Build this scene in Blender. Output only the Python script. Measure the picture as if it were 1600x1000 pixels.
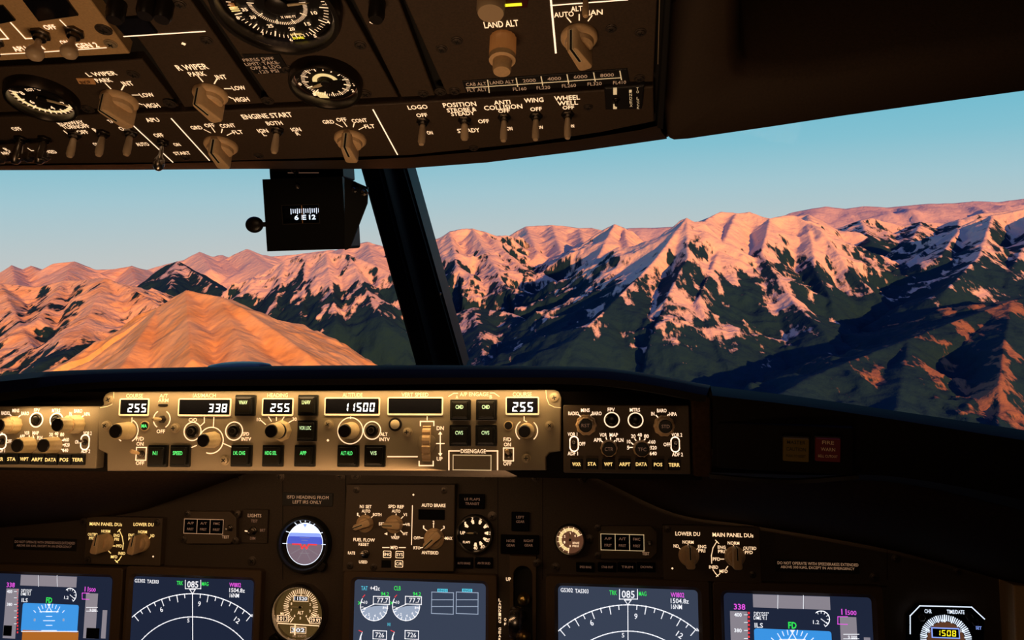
import bpy, bmesh, math, random
import numpy as np
from mathutils import Vector, Matrix

random.seed(7)
SC = bpy.context.scene
COL = SC.collection
for o in list(bpy.data.objects):
    bpy.data.objects.remove(o, do_unlink=True)

# ------------------------------------------------------------------ camera
FPX = 26.0 / 36.0 * 1600.0
EYE = Vector((0.29, 0.0, 1.20))

def nrm(v):
    return Vector(v).normalized()

XC = nrm((8800, -120, -1155.6))
YC = nrm((149.2, -170, 1155.6))
YC = (YC - XC * YC.dot(XC)).normalized()
ZC = XC.cross(YC)

def to_world(c):
    c = Vector(c)
    return Vector((XC.dot(c), YC.dot(c), ZC.dot(c)))

cam_data = bpy.data.cameras.new('camera')
cam_data.lens = 26.0
cam_data.sensor_width = 36.0
cam_data.clip_start = 0.02
cam_data.clip_end = 200000.0
cam = bpy.data.objects.new('camera', cam_data)
COL.objects.link(cam)
c0, c1, c2 = to_world((1, 0, 0)), to_world((0, -1, 0)), to_world((0, 0, -1))
cam.matrix_world = Matrix(((c0.x, c1.x, c2.x, EYE.x), (c0.y, c1.y, c2.y, EYE.y),
                           (c0.z, c1.z, c2.z, EYE.z), (0, 0, 0, 1)))
SC.camera = cam

def ray(px, py):
    return to_world((px - 800.0, py - 500.0, FPX))

def at(px, py, Y):
    """point seen at a pixel, Y metres ahead of the eye (world Y)"""
    r = ray(px, py)
    return EYE + r * (Y / r.y)

# ------------------------------------------------------------------ sky, sun, lamps, exposure
vs = SC.view_settings
vs.view_transform = 'Standard'
vs.look = 'None'
vs.gamma = 1.0
vs.use_curve_mapping = False
vs.exposure = 0.0

world = bpy.data.worlds.new('evening_sky')
SC.world = world
world.use_nodes = True
wn, wl = world.node_tree.nodes, world.node_tree.links
wn.clear()
wo = wn.new('ShaderNodeOutputWorld')
bg = wn.new('ShaderNodeBackground')
tc = wn.new('ShaderNodeTexCoord')
sx = wn.new('ShaderNodeSeparateXYZ')
cr = wn.new('ShaderNodeValToRGB')
mr = wn.new('ShaderNodeMapRange')
mr.inputs['From Min'].default_value = -0.12
mr.inputs['From Max'].default_value = 0.88
wl.new(tc.outputs['Generated'], sx.inputs[0])
wl.new(sx.outputs['Z'], mr.inputs['Value'])
wl.new(mr.outputs[0], cr.inputs[0])
wl.new(cr.outputs[0], bg.inputs[0])
wl.new(bg.outputs[0], wo.inputs[0])
SKY = [(0.0, (0.60, 0.52, 0.50)), (0.055, (0.60, 0.57, 0.56)), (0.10, (0.50, 0.57, 0.60)),
       (0.15, (0.38, 0.57, 0.65)), (0.20, (0.24, 0.53, 0.65)), (0.27, (0.13, 0.48, 0.64)), (0.36, (0.07, 0.24, 0.38)), (0.55, (0.06, 0.11, 0.36)),
       (1.0, (0.05, 0.08, 0.32))]
el = cr.color_ramp.elements
el[0].position, el[0].color = SKY[0][0], SKY[0][1] + (1,)
el[1].position, el[1].color = SKY[-1][0], SKY[-1][1] + (1,)
for p, c in SKY[1:-1]:
    e = el.new(p)
    e.color = c + (1,)
bg.inputs[1].default_value = 1.0

sun_d = bpy.data.lights.new('low_sun', 'SUN')
sun_d.energy = 6.4
sun_d.color = (1.0, 0.35, 0.075)
sun_d.angle = 0.01
sun = bpy.data.objects.new('low_sun', sun_d)
COL.objects.link(sun)
SUN_AZ, SUN_EL = math.radians(30), math.radians(12)      # behind the camera, to its right
sdir = Vector((math.sin(SUN_AZ) * math.cos(SUN_EL), -math.cos(SUN_AZ) * math.cos(SUN_EL), math.sin(SUN_EL)))
sun.rotation_euler = sdir.to_track_quat('Z', 'Y').to_euler()

def area(name, loc, target, sx_, sy_, watts, color, spread=180):
    d = bpy.data.lights.new(name, 'AREA')
    d.shape = 'RECTANGLE'
    d.size, d.size_y = sx_, sy_
    d.energy = watts
    d.color = color
    d.spread = math.radians(spread)
    o = bpy.data.objects.new(name, d)
    COL.objects.link(o)
    o.location = loc
    o.rotation_euler = (Vector(loc) - Vector(target)).to_track_quat('Z', 'Y').to_euler()
    return o

# ------------------------------------------------------------------ frames lying on the panels
class Frame:
    def __init__(s, o, X, U):
        s.o, s.X, s.U = Vector(o), Vector(X).normalized(), Vector(U).normalized()
        s.N = s.X.cross(s.U).normalized()

    def uv(s, px, py, w=0.0):
        r = ray(px, py)
        o = s.o + s.N * w
        t = (o - EYE).dot(s.N) / r.dot(s.N)
        p = EYE + r * t - o
        return p.dot(s.X), p.dot(s.U)

    def at(s, px, py, w=0.0):
        u, v = s.uv(px, py, w)
        return Frame(s.o + s.X * u + s.U * v + s.N * w, s.X, s.U)

    def pt(s, px, py, w=0.0):
        u, v = s.uv(px, py, w)
        return s.o + s.X * u + s.U * v + s.N * w

    def sc(s, px, py):
        return abs(s.uv(px + 1, py)[0] - s.uv(px, py)[0])

    def scv(s, px, py):
        return abs(s.uv(px, py + 1)[1] - s.uv(px, py)[1])

    def box(s, x0, y0, x1, y1, w=0.0):
        mx, my = (x0 + x1) / 2, (y0 + y1) / 2
        return s.uv(x0, my, w)[0], s.uv(mx, y1, w)[1], s.uv(x1, my, w)[0], s.uv(mx, y0, w)[1]

    def matrix(s):
        m = Matrix((s.X, s.U, s.N)).transposed().to_4x4()
        m.translation = s.o
        return m

def a_(d):
    return math.radians(d)

def plane_frame(px, py, depth, tilt):
    """panel whose top leans forward by tilt degrees"""
    r = to_world((px - 800.0, py - 500.0, FPX))
    o = EYE + r * (depth / FPX)
    return Frame(o, (1, 0, 0), (0, math.sin(a_(tilt)), math.cos(a_(tilt))))

FM = plane_frame(510, 672, 0.726, 15)          # glareshield controls
FP = plane_frame(980, 910, 0.88, 15)           # main instrument panel
FO = plane_frame(850, 120, 0.52, -64)          # overhead panel
FO = Frame(FO.o, (1, 0, 0), (0, -math.cos(a_(26)), math.sin(a_(26))))

# warm flood strip under the glareshield lip, added fill lights out of view
def strip(name, xa, ya, xb, yb, watts):
    pa, pb = FM.pt(xa, ya, 0.011), FM.pt(xb, yb, 0.011)
    p = (pa + pb) / 2
    fl = area(name, p, FM.pt(436, 700, 0.0), (pb - pa).length, 0.005, watts, (1.0, 0.64, 0.28))
    xm = (xa + xb) / 2
    x = (pb - pa).normalized()
    z = (p - FM.pt(xm, 688, 0.0)).normalized()
    y = z.cross(x).normalized()
    z = x.cross(y)
    fl.matrix_world = Matrix((x, y, z)).transposed().to_4x4()
    fl.location = p
strip('glareshield_flood', 160, 613, 874, 608, 0.21)
strip('outboard_flood', 20, 640, 140, 634, 0.035)
area('cabin_fill_light', (0.25, -0.75, 1.66), (0.0, 0.8, 1.0), 0.5, 0.3, 1.0, (1.0, 0.60, 0.33))  # unseen fill added behind the eye to brighten the cabin
area('overhead_fill_light', (0.12, 0.12, 0.66), (0.10, 0.46, 1.27), 0.30, 0.12, 0.42, (1.0, 0.60, 0.32), 85)  # unseen uplight added to brighten the overhead panel
area('panel_background_flood', at(560, 752, FM.pt(510, 672).y - 0.03), FP.pt(600, 850), 1.0, 0.01, 0.45, (1.0, 0.58, 0.28))

# ------------------------------------------------------------------ materials
MATS = {}

def mat(name, col, rough=0.6, metal=0.0, emit=None, es=0.0, noise=0.0, nscale=400.0, bump=0.0, spec=0.4, alpha=None):
    if name in MATS:
        return MATS[name]
    m = bpy.data.materials.new(name)
    m.use_nodes = True
    nt = m.node_tree
    b = nt.nodes['Principled BSDF']
    b.inputs['Base Color'].default_value = tuple(col) + (1,)
    b.inputs['Roughness'].default_value = rough
    b.inputs['Metallic'].default_value = metal
    b.inputs['Specular IOR Level'].default_value = spec
    if emit:
        b.inputs['Emission Color'].default_value = tuple(emit) + (1,)
        b.inputs['Emission Strength'].default_value = es
        if es < 20:
            m.cycles.emission_sampling = 'NONE' if es < 0.01 else 'AUTO'
    if noise or bump:
        t = nt.nodes.new('ShaderNodeTexCoord')
        n = nt.nodes.new('ShaderNodeTexNoise')
        n.inputs['Scale'].default_value = nscale
        n.inputs['Detail'].default_value = 3
        nt.links.new(t.outputs['Object'], n.inputs['Vector'])
        if noise:
            mx = nt.nodes.new('ShaderNodeMixRGB')
            mx.blend_type = 'MULTIPLY'
            mx.inputs[0].default_value = 1.0
            mx.inputs[1].default_value = tuple(col) + (1,)
            r = nt.nodes.new('ShaderNodeMapRange')
            r.inputs['From Min'].default_value = 0.3
            r.inputs['From Max'].default_value = 0.7
            r.inputs['To Min'].default_value = 1 - noise
            r.inputs['To Max'].default_value = 1 + noise
            nt.links.new(n.outputs['Fac'], r.inputs['Value'])
            nt.links.new(r.outputs[0], mx.inputs[2])
            nt.links.new(mx.outputs[0], b.inputs['Base Color'])
        if bump:
            bp = nt.nodes.new('ShaderNodeBump')
            bp.inputs['Strength'].default_value = bump
            bp.inputs['Distance'].default_value = 0.0005
            nt.links.new(n.outputs['Fac'], bp.inputs['Height'])
            nt.links.new(bp.outputs[0], b.inputs['Normal'])
    MATS[name] = m
    return m

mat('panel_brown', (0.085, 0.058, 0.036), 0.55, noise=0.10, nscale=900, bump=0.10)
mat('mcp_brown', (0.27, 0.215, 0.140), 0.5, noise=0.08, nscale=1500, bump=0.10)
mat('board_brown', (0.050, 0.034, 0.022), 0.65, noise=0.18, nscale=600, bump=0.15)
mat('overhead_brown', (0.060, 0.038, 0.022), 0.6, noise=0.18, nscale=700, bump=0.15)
mat('lit_brown', (0.56, 0.36, 0.17), 0.5, noise=0.10, nscale=700, bump=0.1)  # raised albedo paints local light into the electrical panel's colour
mat('groove_black', (0.006, 0.005, 0.004), 0.8)
mat('shell_brown', (0.050, 0.027, 0.013), 0.85, spec=0.08, noise=0.2, nscale=300, bump=0.3)
mat('lining_brown', (0.045, 0.026, 0.013), 0.7, noise=0.15, nscale=500, bump=0.3)
mat('brow_black', (0.007, 0.005, 0.004), 0.75, noise=0.2, nscale=500, bump=0.2, spec=0.12)
mat('post_black', (0.012, 0.013, 0.013), 0.5, bump=0.1, nscale=500, spec=0.2)
mat('compass_black', (0.004, 0.004, 0.004), 0.5, spec=0.15)
mat('knob_tan', (0.74, 0.50, 0.27), 0.45, noise=0.06, nscale=500)
mat('knob_gold', (0.60, 0.46, 0.25), 0.4, noise=0.06, nscale=500)
mat('lever_ivory', (0.58, 0.43, 0.27), 0.35)
mat('cap_black', (0.012, 0.009, 0.007), 0.35)
mat('button_black', (0.006, 0.006, 0.005), 0.30)
mat('button_face', (0.012, 0.010, 0.007), 0.28)
mat('steel', (0.45, 0.40, 0.34), 0.28, 1.0)
mat('dark_steel', (0.10, 0.085, 0.07), 0.35, 1.0)
mat('screw_tan', (0.38, 0.30, 0.19), 0.45, 0.3)
mat('screw_dark', (0.09, 0.07, 0.055), 0.4, 0.6)
mat('screen_black', (0.006, 0.006, 0.008), 0.15)
mat('screen_navy', (0.004, 0.005, 0.008), 0.3, spec=0.12, emit=(0.013, 0.019, 0.042), es=1.0)
mat('screen_slate', (0.004, 0.005, 0.008), 0.3, spec=0.12, emit=(0.040, 0.053, 0.088), es=1.0)
mat('legend', (0.8, 0.6, 0.4), 0.6, emit=(1.0, 0.66, 0.38), es=1.25)
mat('legend_dim', (0.5, 0.4, 0.3), 0.6, emit=(1.0, 0.55, 0.30), es=0.30)
mat('legend_faint', (0.3, 0.2, 0.15), 0.6, emit=(1.0, 0.50, 0.30), es=0.11)
mat('legend_tan', (0.9, 0.75, 0.5), 0.6, emit=(1.0, 0.72, 0.38), es=0.45)
mat('legend_gold', (0.9, 0.75, 0.4), 0.6, emit=(1.0, 0.66, 0.22), es=1.2)
mat('line_white', (0.9, 0.8, 0.7), 0.6, emit=(1.0, 0.70, 0.46), es=1.4)
mat('digit_white', (0.8, 0.85, 0.9), 0.5, emit=(0.72, 0.86, 1.0), es=1.5)
mat('glyph_white', (0.8, 0.8, 0.8), 0.5, emit=(0.9, 0.93, 1.0), es=1.0)
mat('glyph_green', (0.1, 0.6, 0.1), 0.5, emit=(0.03, 0.80, 0.10), es=1.0)
mat('button_green', (0.1, 0.6, 0.1), 0.5, emit=(0.10, 0.95, 0.22), es=1.0)
mat('button_pale', (0.5, 0.6, 0.3), 0.5, emit=(0.60, 0.85, 0.42), es=1.0)
mat('glyph_magenta', (0.6, 0.1, 0.6), 0.5, emit=(0.85, 0.10, 0.85), es=1.0)
mat('glyph_cyan', (0.1, 0.5, 0.6), 0.5, emit=(0.08, 0.55, 0.75), es=1.0)
mat('glyph_red', (0.6, 0.1, 0.1), 0.5, emit=(0.85, 0.04, 0.05), es=1.0)
mat('glyph_yellow', (0.6, 0.6, 0.1), 0.5, emit=(0.95, 0.80, 0.02), es=1.3)
mat('tape_grey', (0.2, 0.2, 0.2), 0.5, emit=(0.24, 0.22, 0.26), es=1.0)
mat('sky_blue', (0.1, 0.3, 0.6), 0.5, emit=(0.04, 0.29, 0.76), es=1.0)
mat('earth_orange', (0.4, 0.15, 0.02), 0.5, emit=(0.40, 0.13, 0.02), es=1.0)
mat('dial_pie', (0.2, 0.25, 0.3), 0.5, emit=(0.30, 0.37, 0.50), es=1.0)
mat('isfd_white', (0.7, 0.8, 0.9), 0.5, emit=(0.75, 0.85, 1.0), es=1.2)
mat('isfd_pale', (0.3, 0.4, 0.9), 0.5, emit=(0.25, 0.38, 0.95), es=1.0)
mat('isfd_blue', (0.1, 0.15, 0.6), 0.5, emit=(0.06, 0.10, 0.60), es=1.0)
mat('isfd_ground', (0.2, 0.15, 0.2), 0.5, emit=(0.17, 0.13, 0.17), es=1.0)
mat('dial_black', (0.008, 0.006, 0.005), 0.4)
mat('dial_amber', (0.12, 0.08, 0.03), 0.4, emit=(0.55, 0.34, 0.10), es=0.11)
mat('dial_glow', (0.12, 0.08, 0.03), 0.4, emit=(1.0, 0.72, 0.30), es=0.9)
mat('dial_brown', (0.10, 0.05, 0.03), 0.4, emit=(0.30, 0.12, 0.06), es=0.35)
mat('lamp_amber', (0.045, 0.020, 0.003), 0.4, emit=(0.30, 0.13, 0.01), es=0.03)
mat('lamp_red', (0.04, 0.005, 0.005), 0.4, emit=(0.35, 0.02, 0.02), es=0.025)
mat('cream', (0.80, 0.66, 0.42), 0.4)
mat('brass', (0.65, 0.45, 0.15), 0.3, 1.0)
mat('placard_black', (0.012, 0.010, 0.009), 0.5)
mat('bezel_brown', (0.085, 0.052, 0.028), 0.55, noise=0.08, nscale=700)
mat('floor_grey', (0.03, 0.03, 0.03), 0.9)
mat('orange_knob', (0.50, 0.30, 0.14), 0.4, emit=(1.0, 0.30, 0.06), es=0.10)  # faint emission gives the knob its lit look

def glass_mat(name, gloss=0.04, tint=(1, 1, 1), rough=.02):
    m = bpy.data.materials.new(name)
    m.use_nodes = True
    n, l = m.node_tree.nodes, m.node_tree.links
    n.clear()
    o = n.new('ShaderNodeOutputMaterial')
    mx = n.new('ShaderNodeMixShader')
    t = n.new('ShaderNodeBsdfTransparent')
    g = n.new('ShaderNodeBsdfGlossy')
    g.inputs['Roughness'].default_value = rough
    t.inputs[0].default_value = tuple(tint) + (1,)
    mx.inputs[0].default_value = gloss
    l.new(t.outputs[0], mx.inputs[1])
    l.new(g.outputs[0], mx.inputs[2])
    l.new(mx.outputs[0], o.inputs[0])
    MATS[name] = m
    return m

glass_mat('window_glass', 0.003, (0.98, 1.0, 0.99))
glass_mat('dial_glass', 0.04)
glass_mat('clear_plastic', 0.45, (0.8, 0.72, 0.6), .22)

# ------------------------------------------------------------------ mesh builder
_font_cache = {}

def text_geo(s, weight=0.0):
    key = (s, weight)
    if key in _font_cache:
        return _font_cache[key]
    cu = bpy.data.curves.new('t', 'FONT')
    cu.body = s
    cu.size = 1.0
    cu.resolution_u = 2
    cu.offset = weight
    cu.fill_mode = 'FRONT'
    ob = bpy.data.objects.new('t', cu)
    me = bpy.data.meshes.new_from_object(ob)
    vs_ = [tuple(v.co) for v in me.vertices]
    fs = [tuple(p.vertices) for p in me.polygons]
    bpy.data.objects.remove(ob)
    bpy.data.curves.remove(cu)
    bpy.data.meshes.remove(me)
    xs = [v[0] for v in vs_] or [0]
    ys = [v[1] for v in vs_] or [0]
    r = (vs_, fs, min(xs), max(xs), min(ys), max(ys))
    _font_cache[key] = r
    return r

SEG = {'0': 'abcdef', '1': 'bc', '2': 'abged', '3': 'abgcd', '4': 'fgbc', '5': 'afgcd', '6': 'afgedc', '7': 'abc',
       '8': 'abcdefg', '9': 'abcdfg', ' ': ''}

class MB:
    """collects shapes in a local frame (x right, y up, z out of the panel)"""
    def __init__(s):
        s.v, s.f, s.m, s.sm = [], [], [], []
        s.names = []

    def _mi(s, m):
        if m not in s.names:
            s.names.append(m)
        return s.names.index(m)

    def add(s, vs_, fs, m, smooth=False):
        n = len(s.v)
        s.v += [tuple(v) for v in vs_]
        i = s._mi(m)
        for f in fs:
            s.f.append(tuple(n + k for k in f))
            s.m.append(i)
            s.sm.append(smooth)

    def box(s, u0, v0, u1, v1, z0, z1, m, bev=0.0):
        if bev <= 0:
            vs_ = [(u0, v0, z0), (u1, v0, z0), (u1, v1, z0), (u0, v1, z0), (u0, v0, z1), (u1, v0, z1), (u1, v1, z1), (u0, v1, z1)]
            s.add(vs_, [(0, 3, 2, 1), (4, 5, 6, 7), (0, 1, 5, 4), (1, 2, 6, 5), (2, 3, 7, 6), (3, 0, 4, 7)], m)
        else:
            s.prism(rrect(u0, v0, u1, v1, bev * 1.5, 3), z0, z1, m, bev)

    def prism(s, pts, z0, z1, m, bev=0.0, top=True):
        """outline pts counter-clockwise; bevelled top edge"""
        n = len(pts)
        rows = [(pts, z0)]
        if bev > 0:
            rows.append((pts, z1 - bev))
            rows.append((inset(pts, bev * 0.35), z1 - bev * 0.3))
            rows.append((inset(pts, bev), z1))
        else:
            rows.append((pts, z1))
        vs_ = [(p[0], p[1], z) for r, z in rows for p in r]
        fs = []
        for k in range(len(rows) - 1):
            for i in range(n):
                j = (i + 1) % n
                fs.append((k * n + i, k * n + j, (k + 1) * n + j, (k + 1) * n + i))
        if top:
            fs.append(tuple((len(rows) - 1) * n + i for i in range(n)))
            fs.append(tuple(reversed(range(n))))
        s.add(vs_, fs, m)

    def lathe(s, cx, cy, prof, m, n=32, flute=0, fd=0.0, ell=1.0, ax=None, smooth=True):
        """prof: list of (r, z); flute: number of flutes, fd depth fraction"""
        vs_, fs = [], []
        for r, z in prof:
            for i in range(n):
                t = 2 * math.pi * i / n
                rr = r * (1 - fd * (0.5 - 0.5 * math.cos(flute * t))) if flute and r > 1e-6 else r
                vs_.append((cx + rr * math.cos(t), cy + rr * ell * math.sin(t), z))
        for k in range(len(prof) - 1):
            for i in range(n):
                j = (i + 1) % n
                fs.append((k * n + i, k * n + j, (k + 1) * n + j, (k + 1) * n + i))
        fs.append(tuple((len(prof) - 1) * n + i for i in range(n)))
        fs.append(tuple(reversed(range(n))))
        if ax:
            M = ax
            vs_ = [tuple(M @ Vector(v)) for v in vs_]
        s.add(vs_, fs, m, smooth)

    def disc(s, cx, cy, r, z, m, n=36, ry=None, a0=0, a1=360):
        ry = ry or r
        full = abs(a1 - a0) >= 359.9
        k = n if full else max(3, int(n * abs(a1 - a0) / 360) + 1)
        pts = []
        for i in range(k):
            t = a_(a0 + (a1 - a0) * i / (k if full else k - 1))
            pts.append((cx + r * math.cos(t), cy + ry * math.sin(t), z))
        if not full:
            pts.append((cx, cy, z))
        s.add(pts, [tuple(range(len(pts)))], m)

    def arc(s, cx, cy, r, wd, z, m, a0=0, a1=360, n=48, ry=None):
        k = max(4, int(n * abs(a1 - a0) / 360) + 1)
        ell = (ry / r) if ry else 1.0
        vs_, fs = [], []
        for i in range(k):
            t = a_(a0 + (a1 - a0) * i / (k - 1))
            for rr in (r - wd / 2, r + wd / 2):
                vs_.append((cx + rr * math.cos(t), cy + rr * ell * math.sin(t), z))
        for i in range(k - 1):
            fs.append((2 * i, 2 * i + 1, 2 * i + 3, 2 * i + 2))
        s.add(vs_, fs, m)

    def line(s, pts, wd, z, m):
        for (x0, y0), (x1, y1) in zip(pts[:-1], pts[1:]):
            dx, dy = x1 - x0, y1 - y0
            L = math.hypot(dx, dy) or 1e-9
            nx, ny = -dy / L * wd / 2, dx / L * wd / 2
            ex, ey = dx / L * wd / 2, dy / L * wd / 2
            s.add([(x0 + nx - ex, y0 + ny - ey, z), (x0 - nx - ex, y0 - ny - ey, z), (x1 - nx + ex, y1 - ny + ey, z),
                   (x1 + nx + ex, y1 + ny + ey, z)], [(0, 1, 2, 3)], m)

    def rectline(s, u0, v0, u1, v1, wd, z, m):
        s.line([(u0, v0), (u1, v0), (u1, v1), (u0, v1), (u0, v0)], wd, z, m)

    def poly(s, pts, z, m):
        s.add([(p[0], p[1], z) for p in pts], [tuple(range(len(pts)))], m)

    def text(s, st, cx, cy, h, w, z, m, weight=0.012, rot=0.0):
        vs_, fs, x0, x1, y0, y1 = text_geo(st, weight)
        if not vs_:
            return
        kx = w / max(1e-6, x1 - x0)
        ky = h / max(1e-6, y1 - y0)
        c, sn = math.cos(rot), math.sin(rot)
        o = []
        for x, y, _ in vs_:
            a, b = (x - (x0 + x1) / 2) * kx, (y - (y0 + y1) / 2) * ky
            o.append((cx + a * c - b * sn, cy + a * sn + b * c, z))
        s.add(o, fs, m)

    def digits(s, st, u0, v0, u1, v1, z, m):
        n = len(st)
        cw = (u1 - u0) / (n - 0.25)
        w, h = cw * 0.72, (v1 - v0)
        t = h * 0.15
        sl = 0.08
        for i, ch in enumerate(st):
            x0 = u0 + i * cw
            g = t * 0.2
            S = {'a': [(0, h), (w, h), (w - t, h - t), (t, h - t)], 'd': [(t, t), (w - t, t), (w, 0), (0, 0)],
                 'g': [(t * .6, h / 2), (t, h / 2 + t / 2), (w - t, h / 2 + t / 2), (w - t * .6, h / 2), (w - t, h / 2 - t / 2), (t, h / 2 - t / 2)],
                 'b': [(w, h - g), (w, h / 2 + g), (w - t, h / 2 + t / 2), (w - t, h - t)],
                 'c': [(w, h / 2 - g), (w, g), (w - t, t), (w - t, h / 2 - t / 2)],
                 'f': [(0, h - g), (t, h - t), (t, h / 2 + t / 2), (0, h / 2 + g)],
                 'e': [(0, h / 2 - g), (t, h / 2 - t / 2), (t, t), (0, g)]}
            for k in SEG.get(ch, ''):
                s.add([(x0 + x + (y - h / 2) * sl, v0 + y, z) for x, y in S[k]], [tuple(range(len(S[k])))], m)

    def build(s, name, parent=None, loc=None):
        me = bpy.data.meshes.new(name)
        me.from_pydata(s.v, [], s.f)
        for n in s.names:
            me.materials.append(MATS[n])
        if s.f:
            me.polygons.foreach_set('material_index', s.m)
            me.polygons.foreach_set('use_smooth', s.sm)
        me.update()
        if any(s.sm):
            try:
                me.set_sharp_from_angle(angle=a_(38))
            except Exception:
                pass
        o = bpy.data.objects.new(name, me)
        COL.objects.link(o)
        if parent:
            o.parent = parent
        if loc is not None:
            o.location = loc
        return o

def inset(pts, d):
    n = len(pts)
    out = []
    for i in range(n):
        p0, p1, p2 = pts[i - 1], pts[i], pts[(i + 1) % n]
        e1 = Vector((p1[0] - p0[0], p1[1] - p0[1]))
        e2 = Vector((p2[0] - p1[0], p2[1] - p1[1]))
        if e1.length < 1e-9 or e2.length < 1e-9:
            out.append((p1[0], p1[1]))
            continue
        e1.normalize(); e2.normalize()
        n1, n2 = Vector((-e1.y, e1.x)), Vector((-e2.y, e2.x))
        b = (n1 + n2)
        if b.length < 1e-6:
            b = n1
        b.normalize()
        k = d / max(0.35, b.dot(n1))
        out.append((p1[0] + b.x * k, p1[1] + b.y * k))
    return out

def rrect(u0, v0, u1, v1, r, n=4):
    r = min(r, (u1 - u0) * 0.49, (v1 - v0) * 0.49)
    pts = []
    for cx, cy, a0 in ((u1 - r, v0 + r, -90), (u1 - r, v1 - r, 0), (u0 + r, v1 - r, 90), (u0 + r, v0 + r, 180)):
        for i in range(n + 1):
            t = a_(a0 + 90 * i / n)
            pts.append((cx + r * math.cos(t), cy + r * math.sin(t)))
    return pts

def tag(o, label=None, cat=None, group=None, kind=None):
    if label: o['label'] = label
    if cat: o['category'] = cat
    if group: o['group'] = group
    if kind: o['kind'] = kind
    return o

def thing(name, label, cat, fr, group=None):
    o = bpy.data.objects.new(name, None)
    o.empty_display_size = 0.01
    COL.objects.link(o)
    o.matrix_world = fr.matrix()
    return tag(o, label, cat, group)

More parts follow.
